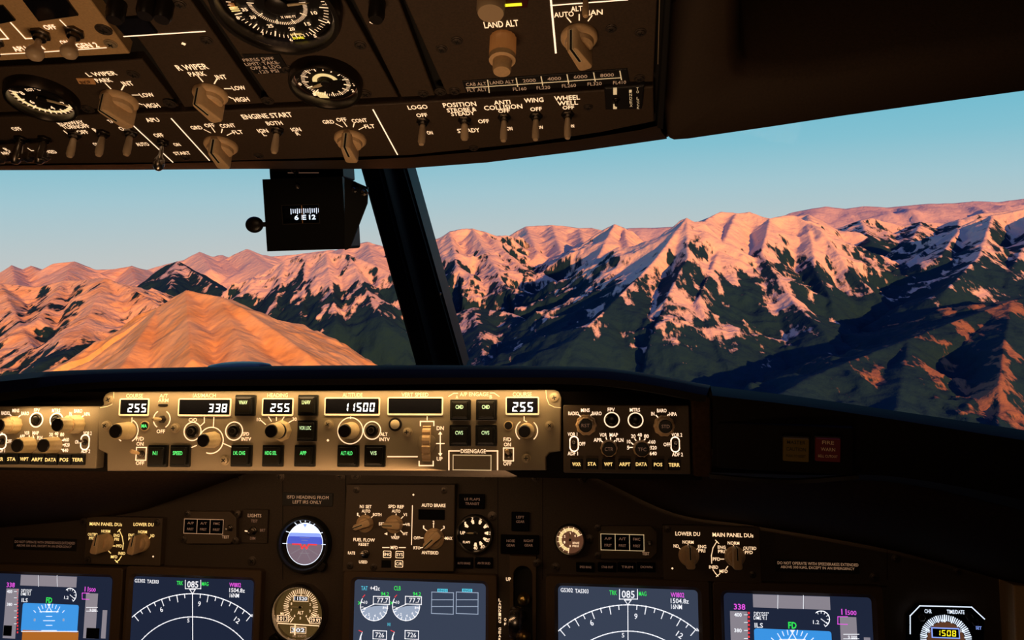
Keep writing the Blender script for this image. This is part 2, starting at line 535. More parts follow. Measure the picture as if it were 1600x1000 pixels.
class Unit:
    """one lift-out unit on a panel: an Empty plus helpers that place parts from photo measurements"""
    def __init__(s, name, label, cat, base, px, py, w=0.0, group=None):
        s.F = base.at(px, py, w)
        s.root = thing(name, label, cat, s.F, group)
        s.L = MB()
        s.leg = 'legend'
        s.face = 0.0

    def b(s, x0, y0, x1, y1):
        return s.F.box(x0, y0, x1, y1, s.face)

    def uv(s, px, py, w=None):
        return s.F.uv(px, py, s.face if w is None else w)

    def plate(s, pts_or_box, z0, z1, m, bev=0.0006, name='face_plate', rr=0.0):
        k = MB()
        if len(pts_or_box) == 4 and not isinstance(pts_or_box[0], (tuple, list)):
            u0, v0, u1, v1 = s.F.box(*pts_or_box, z1)
            k.prism(rrect(u0, v0, u1, v1, max(rr, bev * 1.6), 4), z0, z1, m, bev)
        else:
            pts = [s.F.uv(x, y, z1) for x, y in pts_or_box]
            k.prism(pts, z0, z1, m, bev)
        s.face = z1
        return k.build(name, s.root)

    def T(s, st, cx, cy, h, w, m=None, rot=0.0, dz=0.0003, weight=0.012):
        u, v = s.uv(cx, cy)
        a, b = s.F.sc(cx, cy), s.F.scv(cx, cy)
        s.L.text(st, u, v, h * b, w * a, s.face + dz, m or s.leg, weight, rot)

    def Ln(s, pts, wpx, m=None, dz=0.0003):
        q = [s.uv(*p) for p in pts]
        s.L.line(q, wpx * s.F.sc(*pts[0]), s.face + dz, m or s.leg)

    def R(s, x0, y0, x1, y1, wpx, m=None, dz=0.0003):
        u0, v0, u1, v1 = s.b(x0, y0, x1, y1)
        s.L.rectline(u0, v0, u1, v1, wpx * s.F.sc(x0, y0), s.face + dz, m or s.leg)

    def A(s, cx, cy, r, wpx, a0=0, a1=360, m=None, dz=0.0003):
        u, v = s.uv(cx, cy)
        k = s.F.sc(cx, cy)
        s.L.arc(u, v, r * k, wpx * k, s.face + dz, m or s.leg, a0, a1)

    def done(s, name='lettering'):
        if s.L.f:
            s.L.build(name, s.root)
        s.L = MB()
        return s.root

    # ---- parts
    def part(s, mb, name, px, py, parent=None):
        return mb.build(name, parent or s.root)

    def local(s, px, py, w=None):
        u, v = s.uv(px, py, w)
        return (u, v, s.face)

    def screw(s, px, py, rpx, m='screw_tan', h=0.0016):
        k = MB()
        r = rpx * s.F.sc(px, py)
        k.lathe(0, 0, [(r * 1.25, 0), (r * 1.25, 0.0004), (r, 0.0006), (r * 0.95, h * 0.8), (r * 0.6, h)], m, 20)
        k.box(-r * .55, -r * .11, r * .55, r * .11, h * 0.9, h + 0.0002, 'groove_black')
        k.box(-r * .11, -r * .55, r * .11, r * .55, h * 0.9, h + 0.0002, 'groove_black')
        o = k.build('screw', s.root, s.local(px, py))
        o.rotation_euler.z = random.uniform(0, 1.5)
        return o

    def round_knob(s, px, py, rpx, h, m='knob_gold', cap='cap_black', flute=0, cap_text=None, taper=0.88, name='rotary_knob'):
        k = MB()
        r = rpx * s.F.sc(px, py)
        k.lathe(0, 0, [(r * 1.02, 0), (r * 1.02, h * 0.06), (r, h * 0.10), (r * (taper + 1) / 2, h * .55), (r * taper, h * 0.92), (r * taper * .93, h)],
                m, 60, flute, 0.07 if flute else 0)
        o = k.build(name, s.root, s.local(px, py))
        c = MB()
        c.lathe(0, 0, [(r * taper * .86, h * 0.9), (r * taper * .86, h + 0.0008), (r * taper * .78, h + 0.0014)], cap, 32)
        if cap_text:
            c.text(cap_text, 0, 0, r * .4, r * .95, h + 0.0017, 'legend_faint', 0.0)
        tag(c.build('knob_cap', o), 'flat dark end cap')
        return o

    def bar_knob(s, px, py, rpx, h, ang=90, m='knob_tan', name='selector_knob', skirt=1.0, line='groove_black', slim=0.42):
        """skirted knob with a raised grip bar; ang = direction of its pointer end"""
        k = MB()
        r = rpx * s.F.sc(px, py)
        k.lathe(0, 0, [(r * skirt, 0), (r * skirt, h * 0.12), (r * skirt * .93, h * 0.2), (r * .80, h * .26)], m, 40)
        k.lathe(0, 0, [(r * .80, h * .2), (r * .74, h * .42), (r * .60, h * .5)], m, 40)
        g = rrect(-r * 1.0, -r * slim, r * 1.04, r * slim, r * .26, 4)
        gp = []
        for x, y in g:
            if x > r * .3:
                y *= 1 - .35 * (x - r * .3) / (r * .74)
            gp.append((x, y))
        k.prism(gp, h * .18, h, m, r * .12)
        o = k.build(name, s.root, s.local(px, py))
        o.rotation_euler.z = a_(ang)
        p = MB()
        p.box(-r * .15, -r * .12, r * .90, r * .12, h - 0.0002, h + 0.00025, 'cream')
        p.box(-r * .10, -r * .055, r * .86, r * .055, h, h + 0.0005, line)
        p.box(r * .86, -r * .12, r * 1.045, r * .12, h - 0.0006, h + 0.00025, 'cream')
        p.box(r * .86, -r * .055, r * 1.052, r * .055, h - 0.0006, h + 0.0005, line)
        p.box(r * 1.03, -r * .12, r * 1.05, r * .12, h * .22, h, 'cream')
        p.box(r * 1.03, -r * .055, r * 1.06, r * .055, h * .24, h + .0004, line)
        tag(p.build('pointer_line', o), 'dark pointer line edged in cream')
        return o

    def toggle(s, px, py, rpx, L, lean=0.0, m='lever_ivory', ball=False, side=0.0, collar='dark_steel', name='toggle_switch', wid=1.0):
        """nut and collar on the panel, lever standing out of it; lean/side tilt in degrees"""
        k = MB()
        r = rpx * s.F.sc(px, py)
        k.lathe(0, 0, [(r * 1.25, 0), (r * 1.25, r * .4), (r * 1.1, r * .5)], collar, 6, smooth=False)
        k.lathe(0, 0, [(r * .82, r * .4), (r * .82, r * 1.0), (r * .6, r * 1.1)], collar, 20)
        o = k.build(name, s.root, s.local(px, py))
        q = MB()
        M = Matrix.Rotation(a_(lean), 4, 'X') @ Matrix.Rotation(a_(side), 4, 'Y')
        if ball:
            q.lathe(0, 0, [(r * .36, r * .6), (r * .42, L * .45), (r * .5, L * .52), (r * .95, L * .66), (r * 1.12, L * .8), (r * .95, L * .94), (r * .5, L * 1.02), (r * .1, L * 1.04)], m, 24, ax=M)
        else:
            w = r * wid
            pf = [(w * .40, r * .6), (w * .52, L * .4), (w * .62, L * .62), (w * .62, L * .86), (w * .42, L * .97), (w * .1, L)]
            q.lathe(0, 0, pf, m, 20, ax=M)
        q.build('lever', o)
        return o

    def button(s, x0, y0, x1, y1, st=None, tm='button_green', h=0.006, tw=None, ty=-0.0, th=7, lit_face='button_face', name='push_button'):
        u0, v0, u1, v1 = s.b(x0, y0, x1, y1)
        cu, cv = (u0 + u1) / 2, (v0 + v1) / 2
        W, H = (u1 - u0) / 2, (v1 - v0) / 2
        k = MB()
        k.prism(rrect(-W, -H, W, H, W * .10, 3), 0, h * .45, 'button_black', 0.0004)
        k.prism(rrect(-W * .80, -H * .80, W * .80, H * .80, W * .10, 3), h * .4, h, 'button_black', 0.0005)
        k.prism(rrect(-W * .68, -H * .68, W * .68, H * .68, W * .08, 3), h * .9, h + .0004, lit_face, 0.0003)
        o = k.build(name, s.root, (cu, cv, s.face))
        if st:
            p = MB()
            a, b = s.F.sc(x0, y0), s.F.scv(x0, y0)
            p.text(st, 0, H * .28 + ty * b, th * b, (tw or (x1 - x0) * .55) * a, h + .0007, tm, 0.014)
            tag(p.build('button_legend', o), 'glowing legend reading ' + st)
        return o

    def window(s, x0, y0, x1, y1, digs=None, dx0=0, dx1=0, dy0=0, dy1=0, depth=0.004, frame='mcp_brown'):
        """recessed numeric window with a raised rim"""
        u0, v0, u1, v1 = s.b(x0, y0, x1, y1)
        z = s.face
        e = 0.0010
        k = MB()
        outer, inner = rrect(u0 - e, v0 - e, u1 + e, v1 + e, .0016, 3), rrect(u0 + e * .2, v0 + e * .8, u1 - e * .2, v1 - e * .2, .0008, 3)
        n = len(outer)
        vs_ = [(p[0], p[1], z) for p in outer] + [(p[0], p[1], z + 0.0011) for p in inset(outer, .0003)] + \
              [(p[0], p[1], z + 0.0010) for p in inner] + [(p[0], p[1], z + 0.0003) for p in inner]
        fs = []
        for q in range(3):
            for i in range(n):
                j = (i + 1) % n
                fs.append((q * n + i, q * n + j, (q + 1) * n + j, (q + 1) * n + i))
        fs.append(tuple(3 * n + i for i in range(n)))
        k.add(vs_, fs[:-1], 'legend_tan' if frame == 'mcp_brown' else frame)
        k.add([vs_[3 * n + i] for i in range(n)], [tuple(range(n))], 'screen_black')
        o = k.build('digital_display', s.root)
        if digs:
            d = MB()
            a, c = s.F.uv(dx0, dy1, z)[0], s.F.uv(dx1, dy0, z)[0]
            d.digits(digs, a, s.F.uv(dx0, dy1, z)[1], c, s.F.uv(dx0, dy0, z)[1], z + 0.0006, 'digit_white')
            tag(d.build('digits', o), 'white segmented digits reading ' + digs.strip())
        return o

# ================================================================== cabin structure
def struct(o, label=None):
    o['kind'] = 'structure'
    if label: o['label'] = label
    return o

def slab(name, x0, y0, z0, x1, y1, z1, m):
    k = MB()
    k.box(x0, y0, x1, y1, z0, z1, m)
    return struct(k.build(name))

slab('floor', -1.35, -1.5, -0.05, 1.35, 1.45, 0.0, 'floor_grey')
slab('ceiling', -1.35, -1.5, 1.80, 1.35, 0.42, 1.85, 'shell_brown')
slab('wall_left', -1.40, -1.5, 0.0, -1.35, 1.45, 1.8, 'shell_brown')
slab('wall_right', 1.35, -1.5, 0.0, 1.40, 1.45, 1.8, 'shell_brown')
slab('wall_back', -1.35, -1.55, 0.0, 1.35, -1.5, 1.8, 'shell_brown')
slab('wall_front', -1.35, 1.40, 0.0, 1.35, 1.45, 0.45, 'shell_brown')

def loft(rows, m, name, parent=None, smooth=True, close=False):
    """surface through rows of world points"""
    k = MB()
    n = len(rows[0])
    vs_ = [tuple(p) for r in rows for p in r]
    fs = []
    for i in range(len(rows) - 1 + (1 if close else 0)):
        a = i * n
        b = ((i + 1) % len(rows)) * n
        for j in range(n - 1):
            fs.append((a + j, a + j + 1, b + j + 1, b + j))
    if close:
        fs.append(tuple(i * n for i in range(len(rows))))
        fs.append(tuple(reversed([i * n + n - 1 for i in range(len(rows))])))
    k.add(vs_, fs, m, smooth)
    return k.build(name, parent)

def catmull(pts, n):
    pts = [np.array(p, float) for p in pts]
    out = []
    P = [2 * pts[0] - pts[1]] + pts + [2 * pts[-1] - pts[-2]]
    for i in range(1, len(P) - 2):
        for k in range(n):
            t = k / n
            out.append(0.5 * ((2 * P[i]) + (-P[i - 1] + P[i + 1]) * t + (2 * P[i - 1] - 5 * P[i] + 4 * P[i + 1] - P[i + 2]) * t * t +
                              (-P[i - 1] + 3 * P[i] - 3 * P[i + 1] + P[i + 2]) * t ** 3))
    out.append(pts[-1])
    return out

def crease(o, w=0.003, seg=3, ang=40):
    b = o.modifiers.new('bevel', 'BEVEL')
    b.width = w
    b.segments = seg
    b.limit_method = 'ANGLE'
    b.angle_limit = a_(ang)
    return o

# windshield centre post : faceted bar leaning forward at its foot
def post():
    top = {'l': (556, 240, 0.98), 'a': (593, 240, 0.955), 'b': (612, 240, 0.955), 'r': (627, 240, 0.98)}
    # outline measured at the sill and at the overhead housing
    T = [at(552, 225, 0.972), at(586, 225, 0.965), at(606, 225, 0.992), at(624, 225, 0.995)]
    B = [at(652, 582, 1.132), at(677, 582, 1.125), at(693, 582, 1.150), at(726, 582, 1.155)]
    rows = []
    for P, dy in ((T, 0.05), (B, 0.05)):
        rows.append(P + [P[3] + Vector((0, dy, 0.01)), P[0] + Vector((0, dy, 0.01))])
    k = MB()
    vs_ = rows[0] + rows[1]
    n = 6
    fs = [(i, (i + 1) % n, n + (i + 1) % n, n + i) for i in range(n)] + [tuple(range(n)), tuple(reversed(range(n, 2 * n)))]
    k.add(vs_, fs, 'post_black')
    o = crease(struct(k.build('trim_1')), 0.004, 3, 15)
    for px, py in ((651, 342), (687, 459)):
        t = (py - 225) / (582 - 225)
        c = at(px, py, .995 + .16 * t - 0.003)
        q = MB()
        q.lathe(0, 0, [(.0032, 0), (.0032, .002), (.002, .003)], 'steel', 14)
        s_ = q.build('screw')
        s_.matrix_world = Matrix.Translation(c) @ Vector((0.2, -1, 0.1)).to_track_quat('Z', 'Y').to_matrix().to_4x4()
        s_.parent = o
        s_.matrix_parent_inverse = o.matrix_world.inverted()
post()

# windshield panes, one each side of the post
def pane(name, c):
    k = MB()
    d = Vector((0, 0.006, 0))
    vs_ = [p for p in c] + [p + d for p in c]
    k.add(vs_, [(0, 1, 2, 3), (7, 6, 5, 4), (0, 4, 5, 1), (1, 5, 6, 2), (2, 6, 7, 3), (3, 7, 4, 0)], 'window_glass')
    return struct(k.build(name))
pane('window_1', [at(-200, 645, 1.17), at(655, 612, 1.185), at(560, 205, 1.025), at(-200, 225, 1.01)])
pane('window_2', [at(722, 612, 1.185), at(1800, 765, 1.07), at(1800, 90, 0.80), at(618, 205, 1.025)])

# ================================================================== glareshield
YM = FM.pt(510, 672).y
def glareshield():
    root = bpy.data.objects.new('glareshield', None)
    root.location = (0, YM, 1.0)
    COL.objects.link(root)
    tag(root, 'black moulded glareshield running across below the windshield', 'glareshield')
    def rowpts(lst, n=8):
        cm = catmull([(a, b, c) for a, b, c in lst], n)
        return [at(p[0], p[1], p[2]) for p in cm]
    Y = YM
    lip_in = [(-220, 640, Y), (0, 618, Y), (160, 603, Y), (500, 601, Y), (860, 600, Y), (980, 608, Y), (1092, 628, Y)]
    lip_lo = [(-220, 650, Y - .025), (0, 627, Y - .028), (160, 607, Y - .03), (500, 602, Y - .03), (860, 600, Y - .03), (980, 607, Y - .03), (1102, 628, Y - .03)]
    lip_md = [(-220, 640, Y - .028), (0, 614, Y - .031), (160, 597, Y - .033), (500, 592, Y - .033), (860, 590, Y - .033), (980, 596, Y - .033), (1104, 618, Y - .033)]
    lip_hi = [(-220, 622, Y - .02), (0, 596, Y - .02), (160, 584, Y - .02), (500, 578, Y - .02), (860, 578, Y - .02), (980, 584, Y - .02), (1108, 607, Y - .02)]
    crest = [(-220, 616, Y + .04), (0, 587, Y + .05), (160, 577, Y + .05), (500, 571, Y + .05), (860, 572, Y + .05), (980, 579, Y + .05), (1110, 602, Y + .05)]
    back = [(-220, 640, 1.20), (0, 610, 1.24), (160, 592, 1.25), (500, 587, 1.25), (860, 588, 1.25), (980, 594, 1.25), (1110, 618, 1.22)]
    low = [(p[0], p[1] + 330, p[2] + .02) for p in back]
    rows = [rowpts(r) for r in (lip_in, lip_lo, lip_md, lip_hi, crest, back, low)]
    o = loft(rows, 'brow_black', 'brow')
    o.parent = root
    o.matrix_parent_inverse = root.matrix_world.inverted() if False else Matrix.Translation(-Vector(root.location))
    parts = [o]
    # outboard block on the right, nearer and sloping down outboard
    oa = [(1108, 606, Y + .04), (1250, 624, Y + .03), (1400, 645, Y + .01), (1600, 674, Y - .03), (1850, 712, Y - .09)]
    ob = [(1110, 603, Y + .0), (1250, 620, Y - .01), (1400, 642, Y - .03), (1600, 672, Y - .07), (1850, 710, Y - .13)]
    oc = [(1113, 618, Y - .03), (1250, 634, Y - .035), (1400, 656, Y - .05), (1600, 688, Y - .09), (1850, 724, Y - .15)]
    od = [(1114, 655, Y - .035), (1250, 664, Y - .04), (1400, 690, Y - .055), (1600, 738, Y - .095), (1850, 790, Y - .155)]
    oe = [(1112, 738, Y - .03), (1250, 742, Y - .035), (1400, 745, Y - .05), (1600, 782, Y - .09), (1850, 850, Y - .15)]
    of = [(1106, 748, Y - .0), (1250, 752, Y - .0), (1400, 754, Y - .02), (1600, 798, Y - .06), (1850, 870, Y - .12)]
    bk = [(1108, 640, 1.24), (1250, 650, 1.2), (1400, 680, 1.16), (1600, 725, 1.08), (1850, 760, 1.0)]
    lw = [(p[0], p[1] + 300, p[2] + .02) for p in bk]
    o2 = loft([rowpts(r) for r in (of, oe, od, oc, ob, oa, bk, lw)], 'brow_black', 'outboard_brow')
    # thin black strip standing in for the seam shadow under the outboard block
    s_ = rowpts([(1108, 739, Y - .034), (1180, 745, Y - .036), (1250, 747, Y - .038), (1340, 740, Y - .048)])
    d = Vector((0, -.004, 0)); e = Vector((0, 0, -.0035))
    o3 = loft([s_, [p + d for p in s_], [p + d + e for p in s_], [p + e for p in s_]], 'cap_black', 'seam_shadow_strip', close=True)
    # moulded knee under the right side, sweeping forward to the instrument panel
    def PY(px, py):
        return FP.pt(px, py, 0.004).y
    kt = [(1055, 700, Y + .06), (1106, 735, Y + .01), (1250, 745, Y - .005), (1400, 750, Y - .02), (1600, 792, Y - .06), (1850, 860, Y - .12)]
    k1 = [(1020, 720, Y + .08), (1106, 765, Y + .03), (1250, 775, Y + .02), (1400, 790, Y + .0), (1600, 835, Y - .03), (1850, 895, Y - .08)]
    k2 = [(960, 728, Y + .1), (1080, 787, Y + .08), (1220, 806, Y + .08), (1385, 835, Y + .07), (1580, 880, Y + .04), (1850, 940, Y - .0)]
    k3 = [(929, 745), (1054, 802), (1180, 822), (1385, 858), (1560, 905), (1850, 990)]
    k3a = [(x, y - 4, PY(x, y) - .010) for x, y in k3]
    k3b = [(x, y, PY(x, y) - .002) for x, y in k3]
    o4 = loft([rowpts(r) for r in (kt, k1, k2, k3a, k3b)], 'shell_brown', 'knee_shroud')
    # the same on the left
    jt = [(-250, 735, Y - .02), (0, 733, Y + .01), (160, 733, Y + .02), (300, 730, Y + .03), (385, 722, Y + .05)]
    j1 = [(-250, 775, Y + .0), (0, 765, Y + .04), (140, 755, Y + .05), (280, 745, Y + .06), (385, 730, Y + .08)]
    j3 = [(-250, 842), (0, 824), (180, 805), (262, 784), (385, 740)]
    j2 = [(-250, 820, Y + .07), (0, 803, Y + .09), (175, 788, Y + .1), (258, 770, Y + .1), (385, 733, Y + .1)]
    j3a = [(x, y - 4, PY(x, y) - .010) for x, y in j3]
    j3b = [(x, y, PY(x, y) - .002) for x, y in j3]
    o5 = loft([rowpts(r) for r in (jt, j1, j2, j3a, j3b)], 'shell_brown', 'knee_shroud')
    # housing behind the control panels
    k = MB()
    F = FM
    for x0, y0, x1, y1 in ((-60, 612, 1095, 742),):
        u0, v0, u1, v1 = F.box(x0, y0, x1, y1, -0.012)
        k.box(u0, v0, u1, v1, -0.07, -0.012, 'brow_black')
    hb = k.build('control_housing')
    hb.matrix_world = F.matrix()
    for q in (o2, o3, o4, o5, hb):
        q.parent = root
        q.matrix_parent_inverse = Matrix.Translation(-Vector(root.location))
    # small gap filler cheek on the right of the controls
    ck = MB()
    u0, v0, u1, v1 = F.box(1082, 618, 1112, 745, 0.004)
    ck.box(u0, v0, u1, v1, -0.07, 0.004, 'shell_brown', 0.002)
    c = ck.build('cheek')
    c.matrix_world = F.matrix()
    c.parent = root
    c.matrix_parent_inverse = Matrix.Translation(-Vector(root.location))
    # small sensor bump on the crest
    b = MB()
    b.lathe(0, 0, [(.036, 0), (.034, .002), (.024, .0038), (.0, .0045)], 'cap_black', 32, ell=.5)
    bo = b.build('crest_cover')
    bo.matrix_world = Matrix.Translation(at(374, 573.5, Y + .055))
    bo.parent = root
    bo.matrix_parent_inverse = Matrix.Translation(-Vector(root.location))
glareshield()

# master caution and fire warning lights in the right block
def warning_lights():
    r = at(1265, 700, YM - .046)
    F = Frame(r, (1, 0.0, 0), (0, 0.10, 1))
    F = Frame(r, Vector((1, -.16, 0)), Vector((0, .06, 1)))
    U = Unit('master_warning_panel', 'black panel with amber MASTER CAUTION and red FIRE WARN lights', 'warning light panel', F, 1262, 700)
    U.plate((1120, 664, 1335, 738), -0.012, 0.003, 'brow_black', 0.0015)
    for x0, x1, m, rows, nm in ((1223, 1263, 'lamp_amber', ['MASTER', 'CAUTION', 'PUSH TO RESET'], 'caution_light'), (1273, 1312, 'lamp_red', ['FIRE', 'WARN', 'BELL CUTOUT'], 'fire_light')):
        u0, v0, u1, v1 = U.b(x0, 683, x1, 719)
        k = MB()
        k.box(u0 - .001, v0 - .001, u1 + .001, v1 + .001, U.face - .001, U.face + .002, 'cap_black', .0005)
        k.box(u0, v0, u1, v1, U.face, U.face + .005, m, .0006)
        o = k.build(nm, U.root)
        tag(o, 'amber caution light' if 'amber' in m else 'red fire warning light')
        q = MB()
        a, b = U.F.sc(x0, 700), U.F.scv(x0, 700)
        for i, t in enumerate(rows):
            q.text(t, (u0 + u1) / 2, v1 - (6 + 10.5 * i) * b, (5.5 if i < 2 else 4) * b, (30 if i != 1 or x0 < 1270 else 22) * a if i else (28 if x0 < 1270 else 18) * a, U.face + .0053, 'cap_black' if x0 < 1270 else 'cream', .01)
        q.build('lettering', o)
warning_lights()

# ================================================================== mode control panel
def mcp():
    U = Unit('mode_control_panel', 'wide tan autopilot mode control panel lit gold, with 255, 338 and 11500 displays', 'control panel', FM, 512, 672)
    U.plate([(153, 702), (167, 709), (167, 736), (853, 735), (853, 714), (859, 707), (876, 705), (877, 621), (873, 612), (866, 609), (172, 612), (164, 616), (162, 622), (161, 633), (153, 637)],
            -0.012, 0.0, 'mcp_brown', 0.0012)
    U.screw(170, 624.5, 6.5)
    U.screw(866, 621.5, 6.5)
    for x, y in ((167, 665), (274, 669), (352, 719), (514, 663), (637, 675), (859, 665), (822.5, 716)):
        U.screw(x, y, 6.0, h=.004)
    for q in ([(178, 613), (178, 622), (175, 632), (168, 635), (157, 637)], [(853, 610), (854, 622), (858, 632), (866, 636), (876, 637)]):
        U.Ln(q, 1.0, 'legend_tan')
    for st, x, w in (('COURSE', 210.5, 26), ('IAS/MACH', 319.5, 36), ('HEADING', 434, 32), ('ALTITUDE', 551, 31), ('VERT SPEED', 648.5, 42), ('COURSE', 816, 30)):
        U.T(st, x, 618.5 - (x - 200) * .004, 6.2, w, 'legend_tan', weight=0.004)
    U.T('A/P ENGAGE', 741, 616, 6.2, 45, 'legend_tan', weight=.004)
    for st, x, y, w in (('A/T', 256, 618.5, 13), ('ARM', 255.5, 625.5, 16), ('A', 714, 620.5, 4), ('B', 767, 620, 4)):
        U.T(st, x, y, 5.8, w, 'legend_tan', weight=.004)
    U.window(188, 624, 232, 648.5, '255', 200, 229.5, 631, 644)
    U.window(280, 624, 360, 649, '338', 326, 355.5, 631, 644)
    U.window(411, 623.5, 457.5, 648.5, '255', 423, 453, 630.5, 643.5)
    U.window(508.5, 622.5, 592.5, 648, '11500', 537, 586, 629.5, 643)
    U.window(607, 622, 691, 647.5)
    U.window(791.5, 621.5, 841, 647, '255', 801, 833, 628.5, 643)
    # autothrottle arm slot and arcs
    k = MB()
    u0, v0, u1, v1 = U.b(247.5, 631, 262.5, 635)
    k.prism(rrect(u0, v0, u1, v1, .002), 0, .0008, 'cap_black', .0003)
    tag(k.build('indicator_slot', U.root), 'dark unlit arm indicator')
    for a0, a1 in ((120, 240), (-60, 60)):
        U.A(253, 655, 13, 1.5, a0, a1)
    U.T('OFF', 251.5, 674, 6, 13)
    U.toggle(254, 655, 4.8, .017, side=0, lean=0, m='knob_gold')
    for q in ([(206.5, 653), (206.5, 659), (203, 662)], [(319.5, 652), (319.5, 660), (314, 665)], [(334.5, 652), (333.5, 668)], [(300, 699), (307, 696)], [(349.5, 693), (362, 698.5)],
              [(819, 651), (819, 657), (823, 659)], [(408, 657), (415, 663)], [(420, 651.5), (424, 658)], [(432, 652), (432, 657)], [(444, 651.5), (440, 658)], [(457, 657), (447, 663)], [(548, 651), (548, 654)],
              [(667.5, 651), (667.5, 656)]):
        U.Ln(q, 1.3)
    # course knobs
    U.A(199, 673, 17, 1.4, -60, 62); U.A(199, 673, 17, 1.4, 215, 240)
    U.round_knob(200, 673, 12.6, .0190, 'knob_gold')
    U.A(823, 673, 17, 1.4, -50, 50); U.A(823, 673, 17, 1.4, 125, 230)
    U.round_knob(823, 673, 12.0, .0190, 'knob_gold')
    for x, y, m, lab in ((226.5, 665.5, 'button_black', 'MA'), (794.5, 665, 'cap_black', None)):
        u, v, z = U.local(x, y)
        r = 6.6 * U.F.sc(x, y)
        k = MB()
        k.lathe(0, 0, [(r * 1.12, 0), (r * 1.12, .0008), (r * .95, .0010)], 'knob_gold', 28)
        k.lathe(0, 0, [(r * .9, 0), (r * .9, .0011)], m, 28)
        if lab:
            k.text(lab, 0, 0, r * .75, r * 1.3, .0014, 'button_green', .02)
        tag(k.build('indicator_lamp', U.root, (u, v, z)), 'round lamp lit green with MA' if lab else 'round dark unlit lamp')
    # flight director switches
    for x, xl in ((221, -38), (794.8, 0)):
        y0 = 690.5 if x < 500 else 691.5
        U.T('F/D', x - 2, y0 - 5, 6, 12); U.T('ON', x - 2, y0 + 3, 6, 11); U.T('OFF', x - 2, y0 + 33, 6, 13)
        U.R(x - 8, y0 + 8.5, x + 7.5, y0 + 28.5, 1.5)
        U.toggle(x, y0 + 19, 4.6, .014, lean=-16 if x < 500 else -20, side=-14 if x < 500 else 0, m='knob_tan')
    # ring buttons
    for x, y in ((301, 674), (366, 673.5), (581.5, 672.5)):
        U.A(x, y, 13.2, 1.6)
        u, v, z = U.local(x, y)
        r = 9.5 * U.F.sc(x, y)
        k = MB()
        k.lathe(0, 0, [(r, 0), (r, .0015), (r * .85, .0022), (r * .7, .0012), (r * .55, .0010), (r * .5, .0035), (r * .42, .0042), (r * .2, .0040)], 'cap_black', 32)
        k.arc(0, 0, r * .44, r * .08, .0043, 'steel')
        tag(k.build('ring_button', U.root, (u, v, z)), 'round black intervention button')
    U.T('C/O', 301.5, 656, 6, 13); U.T('SPD', 384.5, 678, 5.6, 10); U.T('INTV', 385, 686, 5.6, 15)
    U.T('ALT', 600, 678.5, 5.6, 11); U.T('INTV', 601, 686.5, 5.6, 16)
    U.A(330, 688, 19, 1.5, -110, 205)
    U.round_knob(333.5, 687, 12.0, .0185, 'knob_gold', flute=9)
    k = U.round_knob(440, 673, 15.5, .006, 'knob_gold', flute=8, name='bank_limit_knob')
    U.round_knob(438, 672.5, 12.3, .020, 'knob_gold')
    U.T('10', 404.5, 655.5, 5.5, 6); U.T('30', 460.5, 655, 5.5, 7)
    U.A(547.5, 673, 19.5, 1.5)
    U.round_knob(549, 672.5, 12.5, .0185, 'knob_gold')
    # cream dot button
    u, v, z = U.local(618, 663)
    r = 10.3 * U.F.sc(618, 663)
    k = MB()
    k.lathe(0, 0, [(r, 0), (r, .0012), (r * .75, .0014)], 'cap_black', 32)
    k.lathe(0, 0, [(r * .68, .001), (r * .68, .0026), (r * .6, .003)], 'cream', 32)
    tag(k.build('round_button', U.root, (u, v, z)), 'cream round button in a black ring')
    U.T('OFF', 0, 0, .01, .01) if False else None
    # diamond mark
    u, v = U.uv(512.5, 688)
    U.L.poly([(u - .0014, v), (u, v - .0014), (u + .0014, v), (u, v + .0014)], .0003, 'legend')
    # push buttons
    B = [(233, 695, 263.5, 729.5, 'N1', 'button_green', 7), (268, 695, 298.5, 729.5, 'SPEED', 'button_green', 15), (362.5, 695, 395, 729, 'LVL CHG', 'button_green', 18),
         (411.5, 695, 444, 729, 'HDG SEL', 'button_green', 18), (461.5, 695, 494, 729, 'APP', 'button_green', 10), (528.5, 695, 562, 729.5, 'ALT HLD', 'button_green', 18),
         (570.5, 695, 603, 729.5, 'V/S', 'button_pale', 10), (369, 617, 400.5, 650, 'VNAV', 'button_pale', 13), (467, 617, 498, 649.5, 'LNAV', 'button_pale', 13),
         (466, 656.5, 496, 689.5, 'VOR LOC', 'button_pale', 18), (704, 624, 736, 657, 'CMD', 'button_pale', 12), (744.5, 624, 777, 657, 'CMD', 'button_pale', 12),
         (703, 664, 736, 697, 'CWS', 'button_pale', 12), (743.5, 664, 777, 697, 'CWS', 'button_pale', 12)]
    for x0, y0, x1, y1, st, m, tw in B:
        U.button(x0, y0, x1, y1, st, m, tw=tw, th=6)
    # vertical speed wheel
    U.Ln([(657, 665), (657, 658.5), (678, 658.5), (678, 665)], 1.8)
    U.Ln([(655, 721), (655, 727.5), (677, 727.5), (677, 721)], 1.8)
    U.T('DN', 688, 669, 6.3, 11); U.T('UP', 687, 717, 6.3, 9)
    U.Ln([(688, 676), (688, 711)], 1.6); U.Ln([(682, 693), (694, 693)], 1.6)
    for yy, s_ in ((674, 1), (713, -1)):
        u, v = U.uv(688, yy)
        r = 3.4 * U.F.sc(688, yy)
        U.L.poly([(u - r, v - s_ * r * 1.4), (u + r, v - s_ * r * 1.4), (u, v)] if s_ > 0 else [(u + r, v + r * 1.4), (u - r, v + r * 1.4), (u, v)], .0003, 'legend')
    U.Ln([(606, 713.5), (652, 713.5)], 1.6)
    u, v, z = U.local(667, 693)
    kx, ky = U.F.sc(667, 693), U.F.scv(667, 693)
    R, hw = 28 * ky, 6.2 * kx
    k = MB()
    prof = []
    n = 18
    vs_, fs = [], []
    for i in range(n + 1):
        t = math.pi * i / n
        for xx in (-hw, hw):
            dr = 0.0012 if i % 3 == 0 else 0
            vs_.append((xx, R * math.cos(t), max(-0.002, R * .32 * math.sin(t)) - dr))
